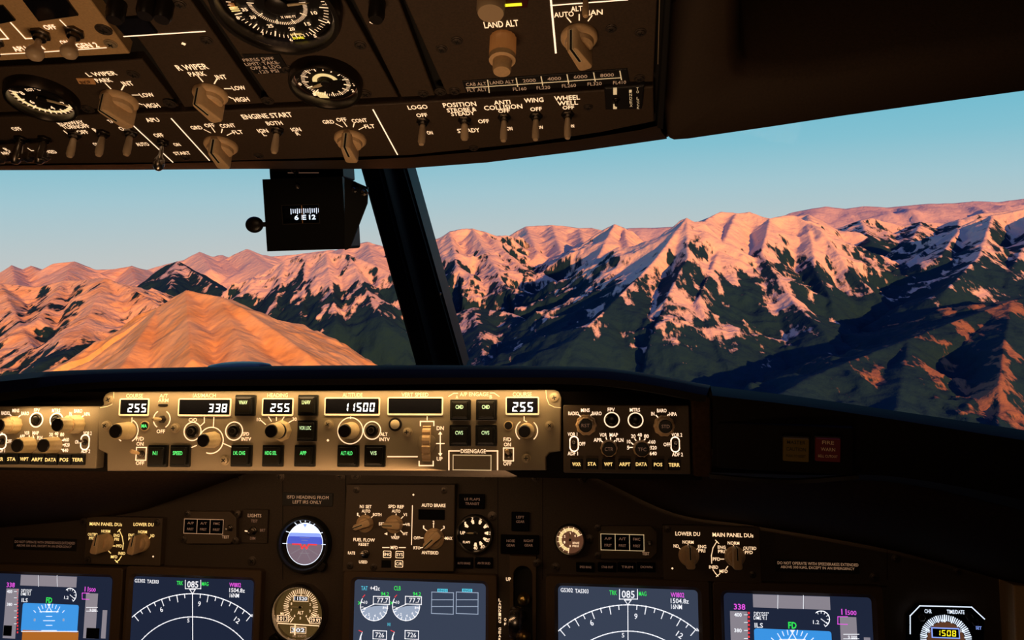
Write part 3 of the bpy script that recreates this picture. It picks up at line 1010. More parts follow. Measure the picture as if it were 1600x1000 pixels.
    for i in range(n):
        fs.append((2 * i, 2 * i + 2, 2 * i + 3, 2 * i + 1))
    k.add(vs_ , fs, 'knob_tan')
    for sgn in (0, 1):
        k.add([vs_[2 * i + sgn] for i in range(n + 1)], [tuple(range(n + 1))], 'knob_tan')
    w_ = k.build('thumb_wheel', U.root, (u, v, z))
    tag(w_, 'ridged vertical speed thumbwheel')
    q = MB()
    for sx_ in (-1, 1):
        q.lathe(sx_ * hw * 1.0, 0, [(hw * 1.35, 0), (hw * 1.3, .0012), (hw * .9, .002)], 'mcp_brown', 32, ell=1.55)
    q.build('wheel_guard', w_)
    # engage bracket, disengage bar
    U.Ln([(701, 619.5), (709, 614.5), (715, 614.5)], 1.2, 'legend_tan'); U.Ln([(766, 614), (772, 614), (780, 619.5)], 1.2, 'legend_tan')
    U.Ln([(701.5, 734), (701.5, 704.5), (718, 704.5)], 1.8); U.Ln([(760, 704.5), (777.5, 704.5), (777.5, 734)], 1.8)
    U.T('DISENGAGE', 739.5, 705, 6.3, 39)
    u0, v0, u1, v1 = U.b(708, 710, 769, 734)
    k = MB()
    k.prism(rrect(u0, v0, u1, v1, .001), 0, .003, 'mcp_brown', .0006)
    k.rectline(u0 + .0006, v0, u1 - .0006, v1 - .0006, .0009, .0032, 'legend_tan')
    tag(k.build('disengage_bar', U.root), 'tan disengage bar with a pale outline')
    U.done()
mcp()

def efis(name, label, px, py, plate, E, group='instrument control panels beside the autopilot panel'):
    U = Unit(name, label, 'control panel', FM, px, py, group='display control panels at the ends of the glareshield')
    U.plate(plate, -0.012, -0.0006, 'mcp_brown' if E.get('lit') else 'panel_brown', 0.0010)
    U.leg = 'line_white'
    for st, x, y, w in E['t']:
        U.T(st, x, y, 5.8, w)
    for x, y, r in E['rings']:
        U.A(x, y, r, 1.7)
        u, v, z = U.local(x, y)
        rr = (r - 2) * U.F.sc(x, y)
        k = MB()
        k.lathe(0, 0, [(rr, 0), (rr, .0012), (rr * .86, .0018), (rr * .8, .0010), (rr * .72, .0009)], 'cap_black', 28)
        k.lathe(0, 0, [(rr * .66, .0005), (rr * .66, .0022), (rr * .5, .0026)], 'button_black', 28)
        k.build('round_button', U.root, (u, v, z))
    for x, y in E['sw']:
        k = U.F.sc(x, y)
        u0, v0, u1, v1 = U.b(x - 6.5, y - 11.5, x + 6.5, y + 11.5)
        pts = rrect(u0, v0, u1, v1, 6.4 * k, 8)
        U.L.line(pts + [pts[0]], 1.6 * k, U.face + .0003, 'line_white')
        U.toggle(x, y, 3.6, .0095, lean=-14, m='steel', collar='cap_black')
    for (x, y), (x2, y2) in E['ticks']:
        U.Ln([(x, y), (x2, y2)], 1.6)
    for x, y, r, r2, h, h2, cap in E['big']:
        U.round_knob(x, y, r, h * .5, 'knob_gold' if E.get('lit') else 'knob_tan', flute=10, cap='knob_tan', name='outer_knob', taper=.95)
        U.round_knob(x, y, r2, h, 'knob_gold' if E.get('lit') else 'knob_tan', flute=10, cap_text=cap, taper=.93)
    for x, y, r, h, cap in E['knobs']:
        U.round_knob(x, y, r, h, 'knob_gold' if E.get('lit') else 'knob_tan', flute=10, cap_text=cap, taper=.93)
    for st, x, y in E['btn']:
        u0, v0, u1, v1 = U.b(x - 9.5, y - 8.5, x + 9.5, y + 8.5)
        k = MB()
        cu, cv = (u0 + u1) / 2, (v0 + v1) / 2
        k.prism(rrect(u0 - cu, v0 - cv, u1 - cu, v1 - cv, .0007, 3), 0, .0028, 'button_black', .0005)
        o = k.build('push_button', U.root, (cu, cv, U.face))
        q = MB()
        q.text(st, 0, 0, 5.6 * U.F.scv(x, y), (4.2 * len(st) + 0.5) * U.F.sc(x, y), .0031, 'legend_gold', .014)
        q.build('button_legend', o)
    U.done()
    return U

ER = dict(t=[('RADIO', 896, 646, 16), ('MINS', 914.5, 641, 13.5), ('BARO', 932.5, 646, 15), ('FPV', 955, 640, 11), ('MTRS', 992, 640.5, 16), ('IN', 1020, 646.5, 5),
             ('BARO', 1034, 641.5, 15), ('HPA', 1051.5, 647, 12), ('VOR 1', 894.5, 678.5, 15), ('ADF 1', 895, 708.5, 16), ('OFF', 909.5, 693.5, 10), ('APP', 933.5, 687.5, 12),
             ('VOR', 942.5, 679.5, 11), ('MAP', 959, 679.5, 13), ('PLN', 968.5, 687.5, 11), ('5', 981.5, 699.5, 3.6), ('10', 982.5, 690, 5.5), ('20', 989.5, 681.5, 7), ('40', 999.5, 679.5, 7),
             ('80', 1010, 681.5, 7.5), ('160', 1019.5, 690.5, 9), ('320', 1021, 699.5, 10), ('640', 1020.5, 708.5, 11), ('VOR 2', 1057.5, 679.5, 16.5), ('OFF', 1042, 694.5, 10.5), ('ADF 2', 1058.5, 710, 17)],
          rings=[(956, 656, 11.5), (993, 656.5, 11.5)], sw=[(897, 693.5), (1055, 694.5)],
          ticks=[((904, 648), (907, 650.5)), ((924, 648), (921, 651)), ((1025, 649), (1028, 652)), ((1044, 648), (1041, 652)), ((939, 688.5), (942, 691)), ((947, 684), (948, 687)),
                 ((954, 684), (954, 687)), ((961, 688.5), (958.5, 690.5)), ((984, 699), (988, 699)), ((986.5, 692), (989, 694)), ((992, 686), (993.5, 688)), ((999.5, 684), (999.5, 687)), ((1008, 686), (1006, 688)),
                 ((1014, 691), (1012, 692.5)), ((1015, 699), (1012, 699))],
          big=[(916, 664, 16.5, 13, .019, 0, 'RST'), (1037.5, 665.5, 17, 13, .019, 0, 'STD')], knobs=[(951.5, 700, 13.5, .017, 'CTR'), (1002, 700.5, 13.5, .017, 'TFC')],
          btn=[('WXR', 901, 725), ('STA', 925, 724.5), ('WPT', 950.5, 725), ('ARPT', 976, 725), ('DATA', 1002, 725), ('POS', 1028, 725.5), ('TERR', 1053, 726)])
efis('display_control_panel', 'darker brown display control panel at the right end of the glareshield controls', 978, 690, (880, 633, 1078, 740), ER)
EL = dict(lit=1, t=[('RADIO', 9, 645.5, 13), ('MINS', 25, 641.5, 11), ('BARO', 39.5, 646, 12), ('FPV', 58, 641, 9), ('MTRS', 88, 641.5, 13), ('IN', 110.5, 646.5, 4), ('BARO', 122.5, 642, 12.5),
             ('HPA', 136.5, 647, 9), ('ADF 1', 2, 704, 12), ('VOR 1', 2, 676.5, 12), ('OFF', 14.5, 689.5, 8), ('APP', 35, 682, 8), ('VOR', 42.5, 676.5, 8), ('MAP', 56, 676.5, 10), ('PLN', 62.5, 684, 8),
             ('20', 80, 679, 6), ('40', 88.5, 677.5, 6), ('80', 97.5, 679, 6), ('160', 104, 687, 8), ('320', 105, 695, 8), ('640', 102.5, 703.5, 8.5), ('VOR 2', 137, 677, 13), ('OFF', 121.5, 690.5, 8),
             ('ADF 2', 134, 705, 14)],
          rings=[(57, 656, 10), (88.5, 656.5, 10)], sw=[(3.5, 690), (133, 691)],
          ticks=[((16, 648), (19, 651)), ((32, 649), (29, 652)), ((112, 649), (115, 652)), ((130, 650), (127, 653)), ((46, 681), (46, 684)), ((52, 681), (53, 684)), ((83, 683), (84, 686)), ((90, 682), (90, 685)),
                 ((98, 688), (101, 687)), ((97, 695), (101, 695)), ((97, 702), (99, 703))],
          big=[(22, 664, 13.0, 10.5, .019, 0, None), (120, 663, 13.5, 11, .027, 0, None)], knobs=[(46.5, 695, 11.5, .016, None), (86.5, 695, 11.5, .016, None)],
          btn=[('WXR', 2, 717), ('STA', 21.5, 717), ('WPT', 41.5, 717), ('ARPT', 61.5, 717.5), ('DATA', 82.5, 718), ('POS', 103.5, 718), ('TERR', 124.5, 718)])
efis('display_control_panel', 'display control panel in a paler brown, painted as lit, at the left end of the glareshield controls', 60, 690, (-42, 634.5, 153, 731), EL)

# ================================================================== main instrument panel board
def board():
    root = Unit('instrument_panel', 'dark brown main instrument panel board carrying the displays and gauges', 'instrument panel', FP, 700, 900)
    root.plate((-330, 700, 1960, 1260), -0.012, 0.0, 'board_brown', 0.001)
    for x in (442, 540, 778, 848, 1386):
        root.Ln([(x, 742 if x < 1000 else 858), (x, 905)], 1.2, 'groove_black')
    root.Ln([(929, 745), (1054, 802)], 1.0, 'groove_black')
    root.Ln([(870, 744), (930, 746)], 1.0, 'groove_black')
    root.Ln([(0, 880), (250, 884), (404, 889)], 2.0, 'groove_black')
    root.Ln([(855, 898), (1115, 909), (1385, 916)], 2.0, 'groove_black')
    for x, y in ((372, 745), (437, 745), (532, 744), (556, 744), (760, 744), (838, 746), (910, 748), (1400, 873), (1366, 902), (394, 877), (868, 887), (921, 843), (839, 880), (1496, 893), (500, 880), (646, 886), (698, 886), (769, 807)):
        root.screw(x, y, 6, 'screw_dark', .002)
    root.done('panel_seams')
board()

def bezel(U, outer, screen, m='bezel_brown', h=0.012):
    """rounded frame sunk down to the glass"""
    F = U.F
    o0 = F.box(*outer, h)
    i0 = F.box(*screen, h - .004)
    e = 0.004
    O = rrect(*o0, .004, 5)
    I1 = rrect(i0[0] - e, i0[1] - e, i0[2] + e, i0[3] + e, .008, 5)
    I = rrect(*i0, .005, 5)
    n = len(O)
    k = MB()
    rows = [[(p[0], p[1], 0) for p in O], [(p[0], p[1], h - .001) for p in O], [(p[0], p[1], h) for p in inset(O, .001)],
            [(p[0], p[1], h) for p in I1], [(p[0], p[1], h - .001) for p in inset(I1, .001)], [(p[0], p[1], h - .004) for p in I], [(p[0], p[1], h - .006) for p in I]]
    vs_ = [p for r in rows for p in r]
    fs = []
    for q in range(len(rows) - 1):
        for i in range(n):
            j = (i + 1) % n
            fs.append((q * n + i, q * n + j, (q + 1) * n + j, (q + 1) * n + i))
    k.add(vs_, fs, m)
    return k.build('bezel', U.root)

def screen(U, box, m, h=0.012):
    u0, v0, u1, v1 = U.F.box(*box, h - .004)
    k = MB()
    k.prism(rrect(u0, v0, u1, v1, .005, 5), h - .008, h - .0045, m)
    U.face = h - .0045
    return k.build('screen', U.root)

# coordinates of the right-hand pair are used for both pairs; the left pair is scaled to its own measured size
class Map:
    """draws in the photo coordinates of a source display, placed on a target unit"""
    def __init__(s, U, ax=0, bx=1, ay=0, by=1, skx=0.0):
        s.U, s.ax, s.bx, s.ay, s.by, s.sk = U, ax, bx, ay, by, skx
    def p(s, x, y):
        return (s.ax + s.bx * x, s.ay + s.by * y + s.sk * x)
    def T(s, st, x, y, h, w, m, rot=0.0, weight=.012):
        X, Y = s.p(x, y)
        s.U.T(st, X, Y, h * s.by, w * s.bx, m, rot, weight=weight)
    def Ln(s, pts, w, m, dz=.0003):
        s.U.Ln([s.p(*q) for q in pts], w * s.bx, m, dz)
    def A(s, x, y, r, w, a0, a1, m, n=48):
        k = s.U
        c = max(6, int(n * abs(a1 - a0) / 360) + 1)
        pts = [(x + r * math.cos(a_(a0 + (a1 - a0) * i / c)), y - r * math.sin(a_(a0 + (a1 - a0) * i / c))) for i in range(c + 1)]
        s.Ln(pts, w, m)
    def B(s, x0, y0, x1, y1, m, dz=.0002, rr=0):
        a, b = s.p(x0, y0), s.p(x1, y1)
        u0, v0, u1, v1 = s.U.b(a[0], a[1], b[0], b[1])
        if rr:
            s.U.L.poly(rrect(u0, v0, u1, v1, rr, 4), s.U.face + dz, m)
        else:
            s.U.L.poly([(u0, v0), (u1, v0), (u1, v1), (u0, v1)], s.U.face + dz, m)

def nd_content(D, right=True):
    W, G, P = 'glyph_white', 'glyph_green', 'glyph_magenta'
    D.T('GS302', 885.5, 922, 6.5, 19, W); D.T('TAS303', 909, 923.5, 6.5, 21, W)
    D.T('TRK', 958, 926, 7, 11.5, G); D.T('MAG', 1004, 927.5, 7, 12, G)
    D.Ln([(968, 921), (968, 936), (996, 936), (996, 921)], 1.2, W)
    D.T('085', 981.5, 928.5, 11.5, 20, W)
    D.T('WI802', 1058.5, 929.5, 7.5, 21, P); D.T('1504.8z', 1062, 939, 7.5, 28, W); D.T('16NM', 1057, 948, 7.5, 17, W)
    cx, cy, R = 981, 1110, 165
    D.A(cx, cy, R, 1.5, 49, 131.5, W, 160)
    for i in range(-8, 9):
        d = i * 5 + 90
        off = -0.3
        t = a_(d - 0)
        L = 12 if i % 2 == 0 else 6.5
        x, y = cx + R * math.cos(t), cy - R * math.sin(t)
        x2, y2 = cx + (R - L) * math.cos(t), cy - (R - L) * math.sin(t)
        if i != 0:
            D.Ln([(x, y), (x2, y2)], 1.4, W)
    for st, x, y, r in (('6', 924.5, 973, 25), ('9', 993.5, 963, -5), ('12', 1062, 992, -35)):
        D.T(st, x, y, 9, 5 if len(st) == 1 else 10, W, a_(r))
    D.Ln([(976, 937.5), (981, 945), (986, 937.5), (976, 937.5)], 1.2, W)
    D.Ln([(981, 945), (981.5, 1040)], 1.4, W)
    D.A(cx, cy, 124, 1.5, 35, 145, W, 96)
    D.T('5', 973.5, 992.5, 7, 4, W)
    D.Ln([(1092, 986), (1089, 982)], 1.4, W)

def display(name, label, outer, scr, matn, content, mp=None, group=None):
    U = Unit(name, label, 'display', FP, (outer[0] + outer[2]) / 2, (outer[1] + outer[3]) / 2, group=group or 'flat displays on the main panel')
    bezel(U, outer, scr)
    screen(U, scr, matn)
    D = Map(U, *(mp or ()))
    content(D)
    U.done('display_symbology')
    return U

display('display_unit', 'square navigation display right of the landing gear lever, compass arc under 085', (853, 904, 1112, 1160), (872.5, 918.5, 1093, 1140), 'screen_slate', nd_content)
display('display_unit', 'navigation display left of the round altimeter, compass arc under 085', (190, 888, 404, 1115), (203, 903, 393, 1095), 'screen_navy', nd_content, (-542.7, .86, 96, .88, 0.0))

def pfd_content(D, right=True):
    W, G, P = 'glyph_white', 'glyph_green', 'glyph_magenta'
    D.Ln([(1176, 939), (1297, 944)], .1, 'tape_grey')
    for x0, x1 in ((1176.5, 1214.5), (1216, 1254.5), (1256, 1297)):
        D.B(x0, 929 + (x0 - 1176) * .035, x1, 949.5 + (x0 - 1176) * .035, 'tape_grey')
    for x in (1215.2, 1255.2):
        D.Ln([(x, 930), (x, 951)], 1.0, W)
    D.T('338', 1155.5, 948, 9, 17.5, P)
    D.B(1142, 955, 1169, 1050, 'tape_grey')
    for y, st in ((960.5, '400'), (985, '380')):
        D.T(st, 1153, y, 6, 11.5, W, weight=.02)
        D.Ln([(1163, y), (1168, y)], 1, W)
    for y in (972.5, 997.5, 1010, 1022):
        D.Ln([(1163, y), (1168, y)], 1, W)
    for i in range(14):
        D.B(1168.5, 956 + i * 6.2, 1171.5, 959.5 + i * 6.2, 'glyph_red')
    D.T('DEY/255°', 1189.5, 959, 6.2, 23, W); D.T('DME 9.1', 1187.5, 965.5, 5.5, 20, W); D.T('ILS', 1185.5, 977, 7.5, 13, W)
    D.T('FD', 1238, 977, 10.5, 13, G, weight=.03)
    D.A(1283, 967.5, 13, 1.2, -60, 130, W)
    for t in (-60, -30, 0, 30, 60, 90, 120):
        c, s_ = math.cos(a_(t)), math.sin(a_(t))
        D.Ln([(1283 + 13 * c, 967.5 - 13 * s_), (1283 + 9.5 * c, 967.5 - 9.5 * s_)], 1, W)
    D.Ln([(1283, 967), (1292, 974)], 1.2, W)
    D.T('1.2', 1275, 972, 6, 9.5, W)
    D.T('11', 1318.5, 956, 9, 8, P); D.T('500', 1331, 957.5, 7, 14, P)
    D.B(1314, 964, 1340, 1050, 'tape_grey')
    D.Ln([(1324, 963.5), (1309, 963.5), (1309, 975), (1324, 975.5)], 1.2, P)
    D.B(1351, 996, 1361, 1050, 'tape_grey')
    for y, st in ((994, '9 000'), (1033, '8 500')):
        D.T(st, 1332, y + 2, 5.5, 14, W)
    for y in (991, 998):
        D.Ln([(1318, y), (1342, y)], 1, W)
    # attitude field
    D.B(1179, 984, 1300, 1040, 'sky_blue', .0002, .003)
    D.B(1179, 1036, 1300, 1075, 'earth_orange', .00025)
    D.Ln([(1179, 1036.5), (1300, 1036.5)], 1.5, W, .0005)
    for x, L, y in ((1238, 24, 1009), (1238, 13, 1018), (1238, 32, 1028), (1238, 12, 1001), (1238, 40, 992)):
        D.Ln([(x - L / 2, y + 7), (x + L / 2, y + 7)], 1.2, W, .0005)
    D.B(1205, 1012, 1209, 1017, 'dial_pie', .0004); D.B(1267, 1012, 1271, 1017, 'dial_pie', .0004)
    for t, L in ((60, 12), (70, 7), (80, 7), (100, 7), (110, 7), (120, 12), (45, 5), (135, 5)):
        c, s_ = math.cos(a_(t)), math.sin(a_(t))
        R = 44
        D.Ln([(1238 + R * c * 1.05, 1028 - R * s_), (1238 + (R - L) * c * 1.05, 1028 - (R - L) * s_)], 1.2, W, .0005)
    D.Ln([(1232, 999), (1238, 989), (1244, 999), (1232, 999)], 1.2, W, .0005)
    a = D.U.uv(*D.p(1234, 984)); b = D.U.uv(*D.p(1242, 984)); c = D.U.uv(*D.p(1238, 990))
    D.U.L.poly([a, c, b], D.U.face + .0006, W)
    D.B(1318, 1030, 1346, 1050, 'screen_black', .0005)
    D.T('9', 1323, 1040, 8, 5, G); D.T('0.40', 1335, 1040, 8, 14, W)
    D.B(1140, 1025, 1158, 1045, 'screen_black', .0005)
    D.T('338', 1149, 1037, 7, 12, W)

display('display_unit', 'primary flight display at the right beside the clock, blue sky field under FD', (1117, 913, 1387, 1170), (1134, 930, 1367, 1150), 'screen_navy', pfd_content)
def pfdl(D):
    pfd_content(D)
    D.T('(', 1300, 1016, .01, .01, 'glyph_white') if False else None
display('display_unit', 'primary flight display at the left edge showing blue sky over orange ground', (-62, 884, 185, 1110), (-45, 898, 170, 1090), 'screen_navy', pfdl, (-823, .727, 136.5, .82, 0.0))

def eicas(D):
    W, G = 'glyph_white', 'glyph_green'
    D.T('TAT', 569.5, 919, 6.5, 10, 'glyph_cyan'); D.T('+42c', 586, 919, 7, 15, W); D.T('CLB', 621, 919, 7, 10.5, G)
    for x in (0, 50):
        D.T('94.2', 601.5 + x, 928, 6, 12.5, G)
        D.U.R(583.5 + x, 932, 608.5 + x, 944, 1.1, W)
        D.T('77.7', 598 + x, 938, 7.5, 17, W, weight=.004)
        cx, cy, R = 584.5 + x, 947, 21
        u, v = D.U.uv(cx, cy)
        q = D.U.F.sc(cx, cy)
        # grey pie between the scale start and the pointer
        pts = [(u, v)]
        for i in range(25):
            t = a_(195 + (365 - 195) * i / 24)
            pts.append((u + R * q * math.cos(t), v + R * q * math.sin(t)))
        D.U.L.poly(pts, D.U.face + .00022, 'dial_pie')
        D.U.L.arc(u, v, R * q, 1.2 * q, D.U.face + .0003, W, 150, 365)
        D.U.L.arc(u, v, (R + .5) * q, 1.2 * q, D.U.face + .0003, 'glyph_red', 132, 146)
        for k_ in range(10):
            t = a_(165 + k_ * 21)
            D.U.L.line([(u + R * q * math.cos(t), v + R * q * math.sin(t)), (u + (R - 4) * q * math.cos(t), v + (R - 4) * q * math.sin(t))], 1.1 * q, D.U.face + .0003, W)
        D.T('10', 571.5 + x, 941, 5, 5, W)
        for t, st in ((195, '0'), (238, '2'), (275, '4'), (312, '6'), (350, '8')):
            D.T(st, cx + 15 * math.cos(a_(t)), cy - 15 * math.sin(a_(t)), 4, 2.6, W)
        D.U.Ln([(cx, cy - 3), (cx - 18, cy + 5)], 1.2, W)
        D.U.Ln([(560 + x, 940), (563 + x, 942), (560 + x, 944)], 1.0, G)
        # second row
        D.U.R(583 + x, 985.5, 604 + x, 998.5, 1.1, W)
        D.T('726', 593.5 + x, 992, 7.5, 13.5, W, weight=.004)
        D.U.Ln([(561 + x, 985), (566 + x, 987)], 1.1, 'glyph_red')
        D.U.Ln([(566 + x, 988), (564 + x, 994), (564 + x, 1001)], 1.1, W)
        D.U.L.arc(u, D.U.uv(cx, 1003)[1], R * q, 1.2 * q, D.U.face + .0003, W, 150, 365)
        D.T('EGT', 586 + x, 1030, 5, 9, 'glyph_cyan')
    D.T('N1', 608, 975.5, 5, 4.5, 'glyph_cyan')
    for x0, x1, st in ((674.5, 708.5, 'ENG1'), (713, 747, 'ENG2')):
        D.U.R(x0, 925.5, x1, 959, 1.1, 'dial_pie')
        for y in (937, 947.5):
            D.U.Ln([(x0, y), (x1, y)], 1.1, 'dial_pie')
        m_ = (x0 + x1) / 2
        D.B(m_ - 8, 920, m_ + 8, 925, 'glyph_cyan')
        D.T(st, m_, 922.5, 3.6, 12, 'screen_navy')
display('engine_display', 'centre engine display with two round 77.7 dials and empty tables', (533, 896, 776, 1135), (551.5, 908.5, 758.5, 1110), 'screen_slate', eicas)

# ---------------------------------------------------------------- autobrake panel
def autobrake():
    U = Unit('autobrake_panel', 'brown panel with three tan selector knobs for N1 set, speed reference and auto brake', 'control panel', FP, 625, 825)
    U.plate([(535, 893), (709, 893), (711, 757), (541, 757)], 0, .012, 'panel_brown', .001)
    T = lambda st, x, y, w, h=5.2: U.T(st, x, y, h, w)
    T('N1 SET', 571.5, 791.5, 18); T('AUTO', 572, 798.5, 13, 4.6); T('1', 559, 803.5, 1.8, 4.6); T('BOTH', 589.5, 804, 13, 4.6)
    T('SPD REF', 619, 791.5, 24); T('AUTO', 619, 798.5, 13, 4.6); T('V1', 633, 804, 5.5, 4.6); T('VR', 637.5, 819.5, 7, 4.6); T('WT', 633, 834, 8, 4.6); T('VREF', 617.5, 840, 13, 4.6); T('SET', 597, 818.5, 10, 4.6)
    T('FUEL FLOW', 569, 843.5, 33); T('RESET', 568.5, 850.5, 16, 4.6); T('RATE', 549.5, 864, 11, 4.6); T('USED', 567.5, 878, 13, 4.6)
    T('MFD', 616, 855.5, 11); T('ENG', 605, 866, 11, 4.8); T('SYS', 624.5, 866.5, 10, 4.8); T('C/R', 623.5, 881, 10, 4.8)
    T('AUTO BRAKE', 677.5, 789.5, 37); T('1', 662, 823.5, 1.8, 4.8); T('2', 677.5, 816, 3, 4.8); T('3', 693.5, 824, 3, 4.8); T('OFF', 651.5, 840.5, 10, 4.8); T('MAX', 701.5, 841, 10.5, 4.8)
    T('RTO', 651.5, 856, 10.5, 4.8); T('ANTISKID', 672, 863.5, 26)
    for q in ([(644.5, 790), (643, 851)], [(598, 855.5), (608, 855.5)], [(624, 855.5), (633.5, 855.5)], [(561, 806), (564, 809)], [(571, 803), (571, 807)], [(582, 807), (578, 811)],
              [(619, 803), (619, 808)], [(630, 807), (626, 811)], [(634, 819.5), (628, 819.5)], [(629, 832), (625, 828)], [(617.5, 837), (617.5, 832)], [(602, 818.5), (606, 818.5)],
              [(663, 826), (667, 829)], [(677.5, 819), (677.5, 824)], [(691, 827), (687, 831)], [(657, 840.5), (661, 840.5)], [(696, 841), (692, 841)], [(657, 856), (662, 855)]):
        U.Ln(q, 1.1)
    u, v = U.uv(603, 834)
    U.L.poly([(u - .0022, v), (u + .0018, v - .0016), (u + .0018, v + .0016)], U.face + .0003, 'legend')
    for x, y in ((646, 773),):
        u, v = U.uv(x, y)
        U.L.poly([(u - .0014, v), (u, v - .0014), (u + .0014, v), (u, v + .0014)], U.face + .0003, 'legend')
    U.bar_knob(570.5, 818, 13, .015, 200, name='selector_knob')
    U.bar_knob(616, 819, 13.5, .014, 180)
    U.bar_knob(678.5, 841.5, 15.5, .014, 222)
    U.toggle(571, 865, 5.5, .015, lean=-10, m='steel')
    k = MB()
    u0, v0, u1, v1 = U.b(654, 796, 695, 812)
    k.box(u0, v0, u1, v1, U.face, U.face + .0015, 'screen_black', .0004)
    tag(k.build('indicator_light', U.root), 'dark unlit indicator window')
    for x0, y0, x1, y1, on in ((599, 861, 611, 871, 1), (618.5, 861.5, 630.5, 871.5, 1), (617.5, 876, 629.5, 886, 1), (596, 875, 611, 887, 0)):
        u0, v0, u1, v1 = U.b(x0, y0, x1, y1)
        k = MB()
        k.box(u0, v0, u1, v1, U.face, U.face + .0002, 'button_black')
        if on:
            pts = rrect(u0, v0, u1, v1, .001, 3)
            k.line(pts + [pts[0]], .0006, U.face + .0003, 'legend')
        k.build('display_select_button', U.root)
    for x, y in ((557, 765), (694, 766), (547, 884), (584, 886)):
        U.screw(x, y, 4.5, 'screw_dark')
    U.done()
autobrake()

def du_select(name, label, plate, px, py, M, group=None):
    """M maps the right-hand unit's photo positions to this one; mirrored layout on the left is written out"""
    U = Unit(name, label, 'control panel', FP, px, py, group='display selector panels')
    U.plate(plate, 0, .010, 'panel_brown', .001)
    for st, x, y, w, h in M['t']:
        U.T(st, x, y, h, w, M.get('m'))
    for q in M['l']:
        U.Ln(q, 1.1, M.get('m'))
    for x, y in M['k']:
        U.bar_knob(x, y, M['r'], .021, M['ang'], slim=.44)
    for x, y in M['s']:
        U.screw(x, y, 4.5, 'screw_dark')
    x, y = M['d']
    u, v = U.uv(x, y)
    U.L.poly([(u - .0013, v), (u, v - .0013), (u + .0013, v), (u, v + .0013)], U.face + .0003, 'legend')
    U.done()
MR = dict(t=[('LOWER DU', 1074.5, 834, 38, 6.2), ('MAIN PANEL DUs', 1145, 836, 63, 6.2), ('NORM', 1075, 847, 17, 5), ('NORM', 1146, 848.5, 18, 5), ('ND', 1056.5, 853, 8, 5), ('ENG', 1097, 854, 12.5, 5),
             ('PRI', 1096.5, 860.5, 10.5, 5), ('ENG', 1127.5, 855, 12, 5), ('PRI', 1127, 861.5, 10, 5), ('OUTBD', 1171.5, 856.5, 20, 5), ('PFD', 1170, 863, 12, 5), ('PFD', 1119.5, 873.5, 11.5, 5),
             ('INBD', 1115, 886, 14, 5), ('MFD', 1130.5, 892.5, 12.5, 5)],
          l=[[(1075, 850.5), (1075, 855)], [(1146, 852), (1146, 856)], [(1061, 856), (1065, 860)], [(1090, 857), (1086, 861)], [(1134, 859), (1137, 862)], [(1162, 859), (1158, 863)], [(1126, 873.5), (1131, 873.5)],
             [(1137, 885), (1134, 889)], [(1118, 844), (1123, 849)], [(1120, 846), (1114, 856), (1111.5, 868), (1112, 880)], [(1114, 890), (1118, 896), (1122, 900)], [(1119, 901), (1125, 896)]],
          k=[(1076, 868), (1148, 869)], r=16, ang=91, s=[(1043, 827), (1176, 898)], d=(1050.5, 888))
du_select('display_selector_panel', 'brown panel with two display selector knobs above the right primary flight display', (1036, 822, 1189, 909), 1112, 865, MR)
ML = dict(m='legend_gold', t=[('MAIN PANEL DUs', 165.5, 819, 50, 5.2), ('LOWER DU', 224.5, 819.5, 31, 5.2), ('NORM', 165.5, 830, 13.5, 4.5), ('NORM', 223, 831, 13.5, 4.5), ('OUTBD', 145, 835, 15, 4.5), ('PFD', 144, 841, 9, 4.5),
             ('ENG', 182.5, 836.5, 9, 4.5), ('PRI', 182.5, 842.5, 7, 4.5), ('PFD', 186.5, 853, 9, 4.5), ('INBD', 190.5, 864.5, 10.5, 4.5), ('MFD', 178.5, 870, 10, 4.5), ('ENG', 205.5, 836, 9, 4.5), ('PRI', 204.5, 842, 7, 4.5), ('ND', 238.5, 837, 6, 4.5)],
          l=[[(165.5, 833), (165.5, 838)], [(223, 834), (223, 839)], [(153, 838), (156, 841)], [(176, 840), (172, 844)], [(174, 853), (180, 853)], [(170, 861), (173, 864)], [(184, 831), (188, 827)], [(186.5, 828), (191, 838), (193, 849), (192, 858)],
             [(190, 869), (186, 875), (182, 878)], [(180, 875), (184, 879)], [(210, 838), (212, 841)], [(235, 839.5), (231, 844)]],
          k=[(165, 847), (221.5, 848)], r=13, ang=80, s=[(131, 815), (246, 816), (138, 875)], d=(239.5, 869.5))
du_select('display_selector_panel', 'brown panel with two display selector knobs above the left primary flight display', (133, 808, 252, 883), 192, 845, ML)

# ---------------------------------------------------------------- round instruments
def gauge_body(U, px, py, rpx, h=.010, rim='dark_steel', dial='dial_black', name='gauge_case'):
    r = rpx * U.F.sc(px, py)
    u, v = U.uv(px, py, 0)
    k = MB()
    k.lathe(0, 0, [(r * 1.10, 0), (r * 1.10, h * .6), (r * 1.06, h), (r * .99, h), (r * .96, h * .8), (r * .96, h * .25)], rim, 56)
    k.build(name, U.root, (u, v, 0))
    d = MB()
    d.disc(0, 0, r * .965, h * .30, dial, 56)
    d.build('dial', U.root, (u, v, 0))
    U.face = h * .32
    g = MB()
    g.disc(0, 0, r * .99, h * .9, 'dial_glass', 56)
    g.build('cover_glass', U.root, (u, v, 0))
    # the bezel hides a cap-shaped lid of the lathe, so open it
    return u, v, r

